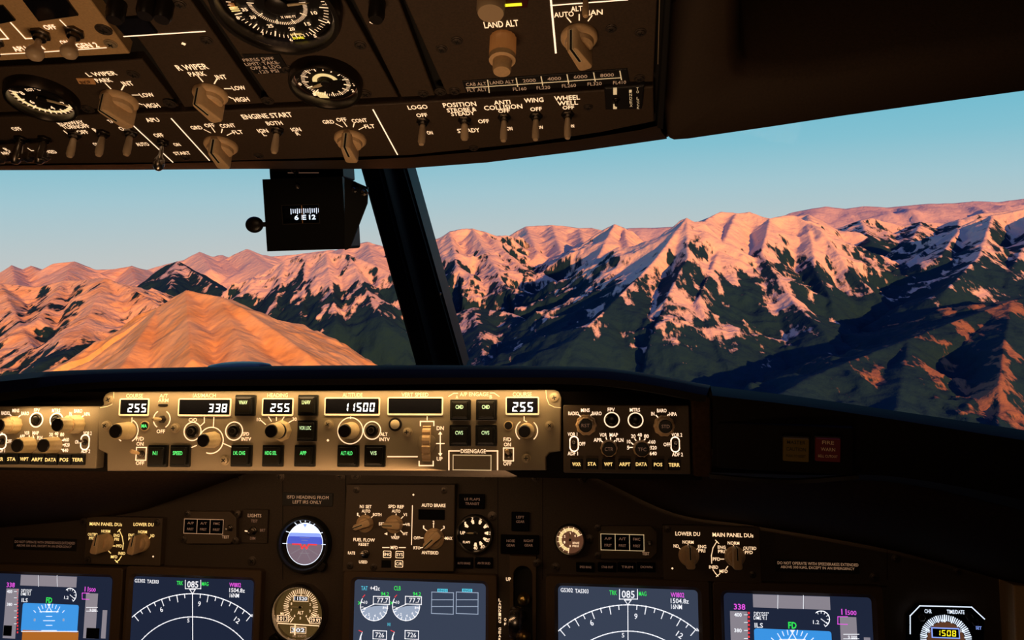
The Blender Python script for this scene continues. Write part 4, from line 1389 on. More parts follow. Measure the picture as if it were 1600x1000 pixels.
def open_lathe(U, px, py, rpx, h, rim, name='gauge_case', ell=1.0, dial='dial_black', glass='dial_glass', dial_mat_r=.97):
    """ring case (no lid) with a dial disc and cover glass"""
    F = U.F
    r = rpx * F.sc(px, py)
    u, v = F.uv(px, py, 0)
    prof = [(r * 1.12, 0), (r * 1.12, h * .75), (r * 1.08, h), (r * 1.0, h), (r * .965, h * .8), (r * .96, h * .2)]
    k = MB()
    n = 56
    vs_, fs = [], []
    for rr, z in prof:
        for i in range(n):
            t = 2 * math.pi * i / n
            vs_.append((rr * math.cos(t), rr * math.sin(t), z))
    for q in range(len(prof) - 1):
        for i in range(n):
            j = (i + 1) % n
            fs.append((q * n + i, q * n + j, (q + 1) * n + j, (q + 1) * n + i))
    k.add(vs_, fs, rim, True)
    k.build(name, U.root, (u, v, 0))
    d = MB()
    d.disc(0, 0, r * dial_mat_r, h * .28, dial, 56)
    d.build('dial', U.root, (u, v, 0))
    if glass:
        g = MB()
        g.disc(0, 0, r * .985, h * .86, glass, 56)
        g.build('cover_glass', U.root, (u, v, 0))
    U.face = h * .30
    return u, v, r

def ticks(L, u, v, r0, r1, w, z, m, a0, a1, n, every=0, r2=None, w2=None):
    for i in range(n + 1):
        t = a_(a0 + (a1 - a0) * i / n)
        big = every and i % every == 0
        ra = r2 if big and r2 else r0
        L.line([(u + ra * math.cos(t), v + ra * math.sin(t)), (u + r1 * math.cos(t), v + r1 * math.sin(t))], (w2 or w) if big else w, z, m)

def pointer(U, u, v, r, ang, m, z, w=.10, tail=.2):
    k = MB()
    c, s_ = math.cos(a_(ang)), math.sin(a_(ang))
    pts = [(-r * tail, -r * w * .6), (r * .65, -r * w * .6), (r, 0), (r * .65, r * w * .6), (-r * tail, r * w * .6)]
    k.prism([(x * c - y * s_, x * s_ + y * c) for x, y in pts], z, z + .0006, m)
    k.lathe(0, 0, [(r * w * 1.5, z), (r * w * 1.5, z + .0012), (r * w, z + .0015)], 'cap_black', 20)
    k.build('pointer', U.root, (u, v, 0))

def isfd():
    U = Unit('standby_flight_display', 'round standby attitude display glowing blue and white above the altimeter', 'gauge', FP, 477, 851)
    u, v, r = open_lathe(U, 478, 849, 36.5, .012, 'post_black')
    z = U.face
    L = MB()
    R = r * .81
    L.disc(u, v, R, z + .0002, 'isfd_ground', 56)
    # sky half in bands, white at the top
    def seg(y0, m, dz):
        t0 = math.asin(max(-1, min(1, y0)))
        pts = []
        for i in range(33):
            t = t0 + (math.pi - 2 * t0) * i / 32
            pts.append((u + R * .88 * math.cos(t) * 1.0, v + R * math.sin(t)))
        L.poly(pts, z + dz, m)
    L2 = MB()
    L = L2
    pts = []
    def ell(m, dz, k=1.0):
        L.disc(u, v, R * .93 * k, z + dz, m, 56, ry=R * k)
    ell('isfd_white', .0002, 1.035)
    ell('isfd_ground', .0003)
    def segE(y0, m, dz):
        t0 = math.asin(y0)
        p_ = [(u + R * .93 * math.cos(t0 + (math.pi - 2 * t0) * i / 32), v + R * math.sin(t0 + (math.pi - 2 * t0) * i / 32)) for i in range(33)]
        L.poly(p_, z + dz, m)
    segE(0.0, 'isfd_blue', .0004)
    segE(0.36, 'isfd_pale', .0005)
    segE(0.54, 'isfd_white', .0006)
    W = 'isfd_white'
    for yy, w in ((-.45, .5), (.18, .3), (.30, .5), (-.25, .3)):
        L.line([(u - R * w / 2, v + R * yy), (u + R * w / 2, v + R * yy)], R * .02, z + .0008, 'tape_grey')
    for sx_ in (-1, 1):
        L.line([(u + sx_ * R * .62, v - .02 * R), (u + sx_ * R * .22, v - .02 * R), (u + sx_ * R * .12, v - .22 * R), (u, v - .06 * R)], R * .07, z + .0009, 'glyph_red')
        L.line([(u + sx_ * R * .05, v - R * .3), (u + sx_ * R * .35, v - R * .8)], R * .02, z + .0008, 'tape_grey')
        L.line([(u + sx_ * R * .15, v - R * .2), (u + sx_ * R * .7, v - R * .5)], R * .02, z + .0008, 'tape_grey')
    for i in (-60, -30, -15, 0, 15, 30, 60):
        t = a_(90 + i)
        L.line([(u + r * .72 * math.cos(t), v + r * .88 * math.sin(t)), (u + r * .92 * math.cos(t), v + r * 1.0 * math.sin(t) - r * .02)], r * .03, z + .0009, W)
    for sx_ in (-1, 1):
        L.line([(u + sx_ * r * .74, v), (u + sx_ * r * .93, v)], r * .025, z + .0009, W)
    L.poly([(u - R * .1, v + R * .98), (u, v + R * .8), (u + R * .1, v + R * .98)], z + .001, 'isfd_pale')
    tag(L.build('attitude_screen', U.root), 'glowing screen, white and blue sky over grey ground')
    k = MB()
    x, y = U.F.uv(503, 884, .006)
    rr = .0065
    k.lathe(0, 0, [(rr, 0), (rr, .006), (rr * .85, .007)], 'dark_steel', 20, 8, .06)
    k.build('caging_knob', U.root, (x, y, .004))
isfd()

def altimeter():
    U = Unit('standby_altimeter', 'large round amber-lit altimeter left of the centre engine display', 'gauge', FP, 470, 957)
    u, v, r = open_lathe(U, 470, 956, 38.5, .012, 'steel', dial='dial_amber')
    z = U.face + .0003
    L = U.L
    cu, cv = u + 1.5 * U.F.sc(470, 950), v + r * .20
    ticks(L, cu, cv, r * .52, r * .68, r * .022, z, 'legend', -55, 235, 40, 4, r * .50, r * .035)
    for i, st in enumerate('0123456789'):
        t = a_(90 - 36 * i)
        if st in '0':
            L.text(st, cu + r * .42 * math.cos(t), cv + r * .42 * math.sin(t), r * .11, r * .07, z, 'legend')
        else:
            L.text(st, cu + r * .40 * math.cos(t), cv + r * .40 * math.sin(t), r * .09, r * .055, z, 'legend')
    def win(x, y, w, h, st, m='screen_black', tm='glyph_white'):
        L.box(x - w / 2, y - h / 2, x + w / 2, y + h / 2, z, z + .0004, m)
        L.rectline(x - w / 2, y - h / 2, x + w / 2, y + h / 2, r * .02, z + .0006, 'legend')
        L.text(st, x, y, h * .68, w * .86, z + .0007, tm, .02)
    win(cu, cv + r * .33, r * .60, r * .20, '11520')
    win(u - r * .66, v - r * .24, r * .46, r * .22, '1013', tm='legend')
    win(u + r * .66, v - r * .26, r * .46, r * .22, '29.92', tm='legend')
    L.text('MB', u - r * .70, v - r * .06, r * .09, r * .14, z, 'legend'); L.text('IN HG', u + r * .66, v - r * .08, r * .09, r * .24, z, 'legend')
    L.text('ALT', cu, v + r * .0, r * .12, r * .24, z, 'legend')
    L.line([(u - r * .92, v - r * .42), (u + r * .90, v - r * .46)], r * .035, z, 'legend')
    win(u - r * .02, v - r * .64, r * .62, r * .22, '302', 'dial_amber')
    L.line([(u - r * .15, v - r * .45), (u - r * .15, v - r * .80)], r * .05, z + .001, 'legend')
    L.text('IAS  KNOTS', u + r * .03, v - r * .86, r * .10, r * .55, z, 'legend_dim')
    pointer(U, cu, cv + r * .02, r * .50, 182, 'cream', z + .0012, .07)
    U.done('dial_markings')
    k = MB()
    x, y = U.F.uv(432, 998, .004)
    k.lathe(0, 0, [(.0075, 0), (.0075, .010), (.006, .012)], 'dark_steel', 20, 10, .06)
    k.build('baro_knob', U.root, (x, y, .002))
altimeter()

def flap_gauge():
    U = Unit('flap_position_gauge', 'round black flap position gauge right of the auto brake knob', 'gauge', FP, 742, 833)
    u, v, r = open_lathe(U, 742.5, 833, 26, .010, 'dark_steel')
    z = U.face + .0003
    L = U.L
    for st, px, py in (('1', 727, 818), ('2', 738, 810.5), ('5', 751, 811), ('10', 762, 821.5), ('15', 765, 833), ('25', 762.5, 844), ('30', 754, 854), ('40', 743, 856)):
        x, y = U.uv(px, py)
        L.text(st, x, y, r * .20, r * (.09 if len(st) == 1 and st == '1' else .12 if len(st) == 1 else .24), z, 'legend', .02)
    for px, py, t in ((729.5, 822, 150), (739, 816, 112), (750, 816.5, 70), (758, 823, 40), (760, 833, 0), (757.5, 842, -30), (751, 848.5, -62), (743, 850.5, -92)):
        x, y = U.uv(px, py)
        c, s_ = math.cos(a_(t)), math.sin(a_(t))
        a, b = r * .10, r * .10
        L.poly([(x + c * -a - s_ * -b * .5, y + s_ * -a + c * -b * .5), (x + c * a - s_ * -b, y + s_ * a + c * -b), (x + c * a - s_ * b, y + s_ * a + c * b), (x + c * -a - s_ * b * .5, y + s_ * -a + c * b * .5)], z, 'legend')
    x, y = U.uv(723, 832.5); L.text('UP', x, y, r * .19, r * .30, z, 'legend', .02)
    x, y = U.uv(729, 847); L.text('FLAPS', x, y, r * .14, r * .42, z, 'legend')
    x, y = U.uv(743, 833); pointer(U, x, y, r * .58, 180, 'cream', z + .0008, .12)
    U.done('dial_markings')
flap_gauge()

def brake_gauge():
    U = Unit('brake_pressure_gauge', 'small round gold brake pressure gauge right of the landing gear lever', 'gauge', FP, 891, 842)
    u, v, r = open_lathe(U, 891, 842.5, 21.5, .010, 'dark_steel', dial='dial_brown')
    z = U.face + .0003
    L = U.L
    L.arc(u, v, r * .72, r * .22, z, 'dial_glow', 25, 262)
    ticks(L, u, v, r * .66, r * .93, r * .035, z + .0002, 'legend', 25, 262, 10, 2, r * .60, r * .05)
    for st, t in (('0', 270), ('1', 205), ('2', 150), ('3', 90), ('4', 38)):
        L.text(st, u + r * .45 * math.cos(a_(t)), v + r * .45 * math.sin(a_(t)), r * .17, r * .11, z, 'legend', .02)
    L.text('BRAKE', u + r * .42, v - r * .22, r * .15, r * .48, z, 'legend', .01); L.text('PRESS', u + r * .40, v - r * .44, r * .15, r * .46, z, 'legend', .01)
    pointer(U, u, v, r * .62, 92, 'cream', z + .0008, .10)
    U.done('dial_markings')
brake_gauge()

def clock():
    U = Unit('cockpit_clock', 'square-cornered digital clock with yellow numerals at the lower right', 'clock', FP, 1480, 1000)
    U.plate([(1420, 1060), (1455, 1082), (1510, 1084), (1538, 1062), (1540, 966), (1519, 947), (1437, 945), (1421, 962)], 0, .010, 'screen_black', .002, 'clock_case')
    U.leg = 'isfd_white'
    U.Ln([(1422, 990), (1422, 962), (1437, 946.5), (1518, 948.5), (1538, 967)], 1.6)
    U.T('CHR', 1450, 955, 6, 11); U.T('TIME/DATE', 1493, 956, 6, 27)
    U.T('SET', 1529, 981, 5, 9, 'isfd_pale')
    u, v = U.uv(1478, 1000)
    k_ = U.F.sc(1478, 1000)
    ticks(U.L, u, v, 31 * k_, 39 * k_, 1.5 * k_, U.face + .0004, 'isfd_white', -30, 210, 48, 4, 30 * k_, 2.2 * k_)
    U.L.disc(u, v, 29 * k_, U.face + .0003, 'dial_brown', 40)
    U.T('60', 1474, 970, 4.5, 7); U.T('50', 1449.5, 986, 5, 7); U.T('10', 1503.5, 986, 5, 6)
    for x, y in ((1439.5, 964.5), (1514, 964), (1523, 972)):
        a, b = U.uv(x, y)
        q = MB()
        q.lathe(0, 0, [(.0042, 0), (.0042, .002), (.0032, .003)], 'dark_steel', 6, smooth=False)
        q.build('push_button', U.root, (a, b, U.face))
    u0, v0, u1, v1 = U.b(1455, 980.5, 1499, 997)
    q = MB()
    q.box(u0, v0, u1, v1, U.face + .0005, U.face + .001, 'isfd_pale')
    q.box(u0 + .0012, v0 + .0012, u1 - .0012, v1 - .0012, U.face + .0008, U.face + .0012, 'screen_black')
    q.digits('1508', u0 + .005, v0 + .0025, u1 - .004, v1 - .0025, U.face + .0015, 'glyph_yellow')
    tag(q.build('time_display', U.root), 'yellow digits 1508 in a pale frame')
    U.done('dial_markings')
clock()

# ---------------------------------------------------------------- landing gear panel
def gear():
    U = Unit('landing_gear_panel', 'narrow brown landing gear panel with lever slot, marked UP and LANDING GEAR', 'control panel', FP, 812, 930)
    F = U.F
    h = .010
    oL = [F.uv(x, y, h) for x, y in ((778, 1085), (846, 1085), (847, 870), (779, 870))]
    # plate with a slot : outer and slot outline bridged
    u0, v0, u1, v1 = F.box(802, 884, 832, 1075, h)
    S = rrect(u0, v0, u1, v1, (u1 - u0) / 2 * .98, 8)
    cu, cv = (u0 + u1) / 2, (v0 + v1) / 2
    O = []
    xs0, xs1 = oL[0][0] - cu, oL[1][0] - cu
    ys0, ys1 = oL[0][1] - cv, oL[2][1] - cv
    for p in S:
        dx, dy = p[0] - cu, p[1] - cv
        k_ = min((xs1 if dx > 0 else -xs0) / max(1e-6, abs(dx)), (ys1 if dy > 0 else -ys0) / max(1e-6, abs(dy)))
        O.append((cu + dx * k_, cv + dy * k_))
    n = len(S)
    k = MB()
    vs_ = [(p[0], p[1], 0) for p in O] + [(p[0], p[1], h) for p in O] + [(p[0], p[1], h) for p in S] + [(p[0], p[1], 0.0005) for p in S]
    fs = []
    for q in range(3):
        for i in range(n):
            j = (i + 1) % n
            fs.append((q * n + i, q * n + j, (q + 1) * n + j, (q + 1) * n + i))
    k.add(vs_, fs, 'bezel_brown')
    k.add([vs_[3 * n + i] for i in range(n)], [tuple(range(n))], 'groove_black')
    k.build('face_plate', U.root)
    U.face = h
    U.T('UP', 794.5, 905, 5.6, 7.5)
    for i, ch in enumerate('LANDING GEAR'):
        if ch != ' ':
            U.T(ch, 781, 937.5 + i * 5.6, 4.4, 3.8)
    U.T('O', 789.5, 968, 5, 3.5); U.T('F', 789.5, 975, 4, 3)
    U.screw(838, 880, 4.5, 'screw_dark')
    U.done()
    # lever: rod and wheel shaped clear knob
    u, v = F.uv(816, 962, h)
    l = MB()
    l.box(-.0035, -.004, .0035, .004, -.008, .030, 'dark_steel', .001)
    lo = l.build('gear_lever', U.root, (u, v, h))
    w = MB()
    M = Matrix.Translation((-.004, 0, .030)) @ Matrix.Rotation(a_(90), 4, 'Y')
    w.lathe(0, 0, [(.012, -.007), (.0165, -.006), (.0178, -.003), (.0178, .003), (.0165, .006), (.012, .007)], 'clear_plastic', 36, ax=M)
    tag(w.build('wheel_knob', lo), 'clear wheel-shaped knob')
    b = MB()
    b.lathe(0, 0, [(.006, -.0075), (.006, .0075)], 'cap_black', 24, ax=M)
    b.build('hub', lo)
    for yy, rr in ((.019, .0075), (-.024, .0090)):
        q = MB()
        q.lathe(0, 0, [(rr, 0), (rr, .006), (rr * .6, .010), (rr * .2, .011)], 'brass', 24)
        tag(q.build('lock_collar', U.root, (u + .002, v + yy, .007)), 'brass collar in the slot')
gear()

# ---------------------------------------------------------------- annunciators, placards, dark lights
def annunciator(name, label, box, win, extra, m='panel_brown', dim='tape_grey'):
    x0, y0, x1, y1 = box
    U = Unit(name, label, 'indicator panel', FP, (x0 + x1) / 2, (y0 + y1) / 2, group='autoflight warning windows')
    c = 10
    U.plate([(x0, y1 - 4), (x0 + 4, y1), (x1 - c, y1), (x1, y1 - c), (x1, y0 + c), (x1 - c, y0), (x0 + 4, y0), (x0, y0 + 4)], 0, .008, m, .001)
    a0, b0, a1, b1 = win
    n = 3
    u0, v0, u1, v1 = U.b(*win)
    L = U.L
    L.rectline(u0, v0, u1, v1, .0007, U.face + .0022, extra['rim'])
    for i in range(n):
        q = MB()
        w = (u1 - u0) / n
        q.box(u0 + w * i + .0006, v0 + .0006, u0 + w * (i + 1) - .0006, v1 - .0006, U.face, U.face + .002, 'screen_black', .0003)
        q.build('indicator_window', U.root)
        if i:
            L.line([(u0 + w * i, v0), (u0 + w * i, v1)], .0007, U.face + .0022, extra['rim'])
        for j, st in enumerate(extra['txt'][i]):
            L.text(st, u0 + w * (i + .5), v1 - (v1 - v0) * (.28 + .42 * j), (v1 - v0) * .17, w * .5, U.face + .0023, 'legend_faint')
    U.T('TEST', *extra['test'], 4.6, 11, 'legend_dim')
    for x, y in extra['scr']:
        U.screw(x, y, 4.2, 'screw_dark')
    x, y = extra['sw']
    U.toggle(x, y, 3.8, .012, m='steel')
    U.done()
annunciator('autoflight_indicator', 'three dark warning windows in an octagonal brown frame beside the brake pressure gauge', (935, 822, 1027, 874), (939, 834.5, 1006, 859.5),
            dict(rim='legend_tan', txt=[('A/P', 'P/RST'), ('A/T', 'P/RST'), ('FMC', 'P/RST')], test=(1009, 865), scr=[(934, 825), (934, 868)], sw=(1015, 848)))
annunciator('autoflight_indicator', 'three dark warning windows in a brown frame left of the LIGHTS toggle', (287, 799, 369, 850), (289, 811, 350, 833.5),
            dict(rim='legend_dim', txt=[('A/P', 'P/RST'), ('A/T', 'P/RST'), ('FMC', 'P/RST')], test=(352.5, 839), scr=[(293, 803), (371, 803), (287, 843), (368, 845)], sw=(360, 825)))

def lights_test():
    U = Unit('lights_test_panel', 'small dark panel with a chrome LIGHTS test toggle', 'switch panel', FP, 396, 828)
    U.plate((378, 796, 418, 849), 0, .004, 'board_brown', .0008)
    U.T('LIGHTS', 398, 805.5, 5.4, 21, 'legend_dim'); U.T('TEST', 397.5, 814, 4.5, 10, 'legend_faint'); U.T('DIM', 395, 841, 4.5, 8, 'legend_faint'); U.T('BRT', 410.5, 828.5, 4.2, 8, 'legend_faint')
    U.Ln([(383.5, 829.5), (386, 830)], 1.6)
    U.toggle(396, 829, 5.0, .013, m='steel', lean=8)
    U.done()
lights_test()

def placard(name, label, base, box, lines, m='legend_dim', bm='placard_black', h=.0012, cat='placard'):
    x0, y0, x1, y1 = box
    U = Unit(name, label, cat, base, (x0 + x1) / 2, (y0 + y1) / 2)
    U.plate(box, 0, h, bm, .0003, 'plate')
    for st, x, y, th, w in lines:
        U.T(st, x, y, th, w, m, weight=0.0)
    U.done()
placard('warning_placard', 'black speedbrake warning placard right of the right display selector panel', FP, (1212, 876, 1343, 895),
        [('DO NOT OPERATE WITH SPEEDBRAKES EXTENDED', 1277.5, 881, 4.6, 126), ('ABOVE 300 KIAS, EXCEPT IN AN EMERGENCY', 1277, 887.5, 4.6, 115)])
placard('warning_placard', 'faint black speedbrake warning placard at the far left of the panel', FP, (21, 841, 119, 860),
        [('DO NOT OPERATE WITH SPEEDBRAKES EXTENDED', 70, 847.5, 4, 94), ('ABOVE 300 KIAS, EXCEPT IN AN EMERGENCY', 69, 853.5, 4, 86)], 'legend_faint')
placard('heading_placard', 'black placard reading ISFD HEADING FROM LEFT IRS ONLY above the blue attitude display', FP, (441, 770, 520, 791),
        [('ISFD HEADING FROM', 481, 777, 5, 65), ('LEFT IRS ONLY', 480, 784.5, 5, 45)])

def dark_light(label, box, lines, depth=.004, name='warning_light'):
    x0, y0, x1, y1 = box
    U = Unit(name, label, 'warning light', FP, (x0 + x1) / 2, (y0 + y1) / 2, group='unlit warning lights on the main panel')
    U.plate(box, 0, depth, 'screen_black', .0006, 'lens')
    for st, x, y, th, w in lines:
        U.T(st, x, y, th, w, 'legend_faint', weight=0)
    U.done()
dark_light('dark unlit flap light just above the round flap gauge', (717, 772, 757, 795), [('LE FLAPS', 738, 780, 4, 24), ('TRANSIT', 738, 787, 4, 22)])
dark_light('dark unlit tall gear light above the landing gear panel', (799, 800, 827, 830), [('LEFT', 813, 808, 4, 12), ('GEAR', 813, 815, 4, 13)])
dark_light('dark unlit wide gear lights directly above the landing gear panel', (782, 836, 842, 866), [('NOSE', 798, 845, 4, 13), ('GEAR', 798, 852, 4, 13), ('RIGHT', 826, 845, 4, 15), ('GEAR', 826, 852, 4, 13)])
for i, (x, st) in enumerate(((915, 'SPEED BRAKE'), (949, 'STAB OUT'), (980, 'TRIM'), (1010, 'DOWN'))):
    dark_light('dark unlit light, %s of the row of four under the right warning windows' % ('first', 'second', 'third', 'last')[i], (x - 15, 879, x + 14, 894), [(st, x, 886, 3.6, 18)], .003)
for i, (x, st) in enumerate(((655, ''), (725, 'AUTO BRAKE'), (756, 'ANTI SKID'))):
    if st:
        dark_light('dark unlit light below the flap gauge, %s one' % ('left', 'right')[i - 1], (x - 14, 871, x + 14, 888), [(st, x, 880, 3.6, 20)], .003)

# light brown strip at the far right edge
U = Unit('side_console_edge', 'lighter brown upright panel edge at the far right bottom', 'side panel', FP, 1600, 980)
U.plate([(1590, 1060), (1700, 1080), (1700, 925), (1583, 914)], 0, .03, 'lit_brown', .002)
U.done()

# ================================================================== overhead panel
def oh_shell():
    root = bpy.data.objects.new('overhead_panel_housing', None)
    COL.objects.link(root)
    root.matrix_world = FO.matrix()
    tag(root, 'dark brown housing of the overhead panel with a rounded forward lip above the windshield', 'overhead housing')
    F = FO
    def P(x, y, w=0.0):
        return F.uv(x, y, w)
    def mk(name, rows, m):
        k = MB()
        n = len(rows[0])
        vs_ = [p for r in rows for p in r]
        fs = []
        for i in range(len(rows) - 1):
            for j in range(n - 1):
                fs.append((i * n + j, i * n + j + 1, (i + 1) * n + j + 1, (i + 1) * n + j))
        k.add(vs_, fs, m, True)
        return k.build(name, root)
    k = MB()
    # backing board behind every unit
    w = -.006
    pts = [P(-380, 262, w), P(0, 261, w), (P(400, 256, w)), P(620, 252, w), P(1024, 200, w), P(1052, -150, w), P(1075, -420, w), P(-900, -420, w)]
    k.prism(pts, -.03, w, 'groove_black', .001)
    k.build('backing_board', root)
    # forward lip : rolls under from the panel edge to the windshield head
    A = [(-380, 259), (0, 259), (200, 257), (390, 252), (560, 250), (640, 246), (760, 236), (900, 219), (1000, 203), (1030, 196)]
    Bq = [(-380, 264), (0, 263), (200, 262), (390, 258), (560, 256), (640, 252), (760, 244), (900, 229), (1000, 214), (1034, 207)]
    C = [(-380, 268), (0, 266), (200, 265.5), (390, 264), (560, 264), (640, 263), (760, 254), (900, 237), (1000, 223), (1042, 217)]
    r0 = [P(x, y, -.004) + (-.004,) for x, y in A]
    r1 = [P(x, y, .000) + (.000,) for x, y in A]
    r2 = [P(x, y, -.004) + (-.004,) for x, y in Bq]
    r3 = [P(x, y, -.016) + (-.016,) for x, y in C]
    r4 = [(p[0], p[1] - .01, -.05) for p in r3]
    r5 = [(p[0], p[1] - .03, -.12) for p in r3]
    mk('forward_lip', [r0, r1, r2, r3, r4, r5], 'lining_brown')
    # edge strip down the right of the panel
    k = MB()
    pts = [P(1027, 197), P(1036, 200), P(1050, -20), P(1062, -300), P(1052, -300), P(1040, -20)]
    k.prism(pts, -.03, .002, 'groove_black', .001)
    e = k.build('edge_strip', root)
    k = MB()
    k.line([P(1028, 100, .003), P(1029.5, 40, .003), P(1031.5, -30, .003)], .0006, .0030, 'screw_tan')  # pale line painted on as the edge highlight
    k.build('edge_highlight_line', root)
    # roof of the housing
    k = MB()
    pts = [P(-380, 264, -.05), P(1044, 214, -.05), P(1080, -420, -.05), P(-900, -420, -.05)]
    k.prism(pts, -.12, -.05, 'shell_brown')
    k.build('housing_top', root)
oh_shell()

def OU(name, label, px, py, cat='control panel'):
    return Unit(name, label, cat, FO, px, py)

SP = .022
# ---- electrical panel, upper left
U = OU('electrical_panel', 'generator panel in a tan brightened as if lit, with two ball toggles at the upper left corner', 60, 50)
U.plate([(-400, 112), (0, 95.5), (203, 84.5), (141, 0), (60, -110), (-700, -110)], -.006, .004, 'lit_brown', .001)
for st, x, y, w, h in (('OFF', 78, 42, 19, 7.5), ('APU GEN', 44, 75, 50, 8), ('ON', 101, 66, 13, 7), ('GEN 2', 136, 70.5, 35, 8)):
    U.T(st, x, y, h, w, 'line_white')
U.Ln([(-50, 88), (0, 84.5), (60, 81.5)], 1.6, 'line_white'); U.Ln([(60, 81.5), (166, 74)], 1.6, 'line_white')
U.Ln([(17, 35), (40, 60), (62, 59)], 2.0, 'line_white'); U.Ln([(-20, 62), (13, 60), (-6, 38)], 2.0, 'line_white'); U.Ln([(94, 31), (104, 41)], 1.6, 'line_white')
for q in ([(36, -2), (61, 31), (123, 22), (104, -4)], [(-40, 12), (-5, 36), (25, 30), (5, 7)]):
    k = MB()
    k.prism([U.F.uv(x, y, U.face) for x, y in q], U.face, U.face + .0016, 'screen_black', .0005)
    tag(k.build('indicator_window', U.root), 'dark unlit window')
U.toggle(64, 52, 11.5, .020, lean=-2, ball=True)
U.toggle(117, 49, 11.5, .020, lean=-2, ball=True)
U.toggle(-6, 64, 9, .012, m='cap_black', ball=True)
U.screw(162, 46, 10, 'screw_dark'); U.screw(173, 68, 8, 'screw_tan')
U.done()

# ---- right wiper panel (wide brown column in the middle left)
U = OU('wiper_panel', 'brown overhead panel with R WIPER selector knob pointing at PARK', 320, 110)
U.plate([(236, 88), (288, 168), (411, 162), (296, -2), (250, -70), (125, -70), (167, -4)], -.006, .002, 'overhead_brown', .001)
U.T('R WIPER', 300, 104.5, 9, 50); U.T('PARK', 308, 115, 7, 27); U.T('INT', 345.5, 120, 7, 17); U.T('LOW', 373, 137, 6.5, 21); U.T('HIGH', 377, 155, 7, 24)
for q in ([(310, 119), (317, 127)], [(339, 123), (335, 130)], [(351, 138), (361, 138)], [(356, 150), (362, 153)]):
    U.Ln(q, 1.8)
U.Ln([(194, 56.5), (320, 48.5)], 2.2, 'line_white')
for x, y in ((287, 68),):
    u, v = U.uv(x, y); L_ = .0017
    U.L.poly([(u - L_, v), (u, v - L_), (u + L_, v), (u, v + L_)], U.face + .0003, 'legend')
k = MB()
k.prism([U.F.uv(x, y, U.face) for x, y in ((172, 27), (196, 53), (247, 49), (226, 23))], U.face, U.face + .002, 'screen_black', .0006)
tag(k.build('indicator_window', U.root), 'dark unlit window')
U.bar_knob(329, 146, 26, .0175, 100)
for x, y in ((323, 63), (265, 161), (281, 6)):
    U.screw(x, y, 8, 'screw_dark')
for x, y in ((184, 5), (232, -2), (258, 4)):
    u, v, z = U.local(x, y)
    k = MB(); r = 14 * U.F.sc(x, y)
    k.lathe(0, 0, [(r, 0), (r, .010), (r * .8, .013)], 'cap_black', 28)
    tag(k.build('dark_knob', U.root, (u, v, z)), 'black round knob at the top of the frame')
U.done()

# ---- left wiper panel
U = OU('wiper_panel', 'brown overhead panel with L WIPER selector knob beside the exhaust temperature gauge', 190, 140)
U.plate([(-260, 182), (0, 176), (168, 170), (279, 167), (222, 93), (100, 101), (-330, 120)], -.006, .001, 'overhead_brown', .001)
U.T('L WIPER', 158.5, 115, 6.5, 48); U.T('PARK', 162, 125, 6.5, 26); U.T('INT', 199.5, 130, 7, 17); U.T('LOW', 229.5, 148, 6.5, 22); U.T('HIGH', 237.5, 164.5, 7, 23)
for q in ([(165, 130), (173, 138)], [(194, 133), (190, 140)], [(207, 148), (217, 148)], [(214, 160), (222, 163)]):
    U.Ln(q, 1.8)
k = MB()
k.prism([U.F.uv(x, y, U.face) for x, y in ((119, 122), (124, 130), (150, 131), (146, 122))], U.face, U.face + .0008, 'orange_knob', .0003)
tag(k.build('inop_tag', U.root), 'small tan label plate')
U.T('INOP', 134, 126.5, 5, 17, 'cap_black', dz=.0012)
U.bar_knob(187, 156, 27, .0175, 104)
for x, y in ((208, 116), (265, 162), (137, 170)):
    U.screw(x, y, 8, 'screw_dark')
U.done()

def oh_gauge(name, label, px, py, rpx, dial, asp=1.0, h=.010, rim='dark_steel'):
    U = OU(name, label, px, py, 'gauge')
    u, v, r = open_lathe(U, px, py, rpx, h, rim, dial=dial)
    U.face = h * .33
    return U, u, v, r

# ---- exhaust temperature gauge
U, u, v, r = oh_gauge('exhaust_temperature_gauge', 'round gauge with glowing cream scale, left of the L WIPER knob', 68, 146, 45, 'dial_brown')
z = U.face + .0003
U.L.disc(u, v, r * .92, z - .0001, 'dial_black', 48)
U.L.arc(u, v, r * .84, r * .12, z, 'dial_glow', 150, 345)
ticks(U.L, u, v, r * .78, r * .96, r * .035, z + .0002, 'legend', 150, 345, 18, 3, r * .72, r * .05)
for st, t in (('8', 150), ('6', 200), ('4', 260), ('2', 320)):
    U.L.text(st, u + r * .6 * math.cos(a_(t)), v + r * .6 * math.sin(a_(t)), r * .2, r * .13, z, 'legend', .02)
pointer(U, u, v, r * .8, -35, 'cream', z + .001, .12)
U.L.text('EGT °C', u, v + r * .45, r * .15, r * .5, z, 'legend')
U.done('dial_markings')

# ---- cabin altitude gauge panel column
U = OU('pressure_gauge_panel', 'brown overhead column holding the cabin altitude gauge and the cabin climb gauge', 480, 90)
U.plate([(316, 0), (426, 161.5), (622, 152), (538, 0), (500, -75), (268, -75)], -.006, .001, 'overhead_brown', .001)
k = MB()
k.prism([U.F.uv(x, y, U.face) for x, y in ((378, 84), (398, 114), (455, 113), (437, 84))], U.face, U.face + .0008, 'placard_black', .0003)
tag(k.build('limit_placard', U.root), 'dark placard with pressure limit text')
for i, st in enumerate(('PRESS DIFF', 'LIMIT: TAKE-', 'OFF & LDG', '.125 PSI')):
    U.T(st, (404, 410, 415, 419)[i], 90.5 + i * 6.3, 5, (50, 56, 48, 34)[i], 'legend_dim', dz=.0012, weight=0)
for x, y in ((418, 157), (571, 146), (563, 70), (448, 107), (585, 5)):
    U.screw(x, y, 8, 'screw_dark')
u, v = U.uv(581, 34); L_ = .0017
U.L.poly([(u - L_, v), (u, v - L_), (u + L_, v), (u, v + L_)], U.face + .0003, 'legend')
k = MB(); u, v, z = U.local(590, 4); r = 13 * U.F.sc(590, 4)
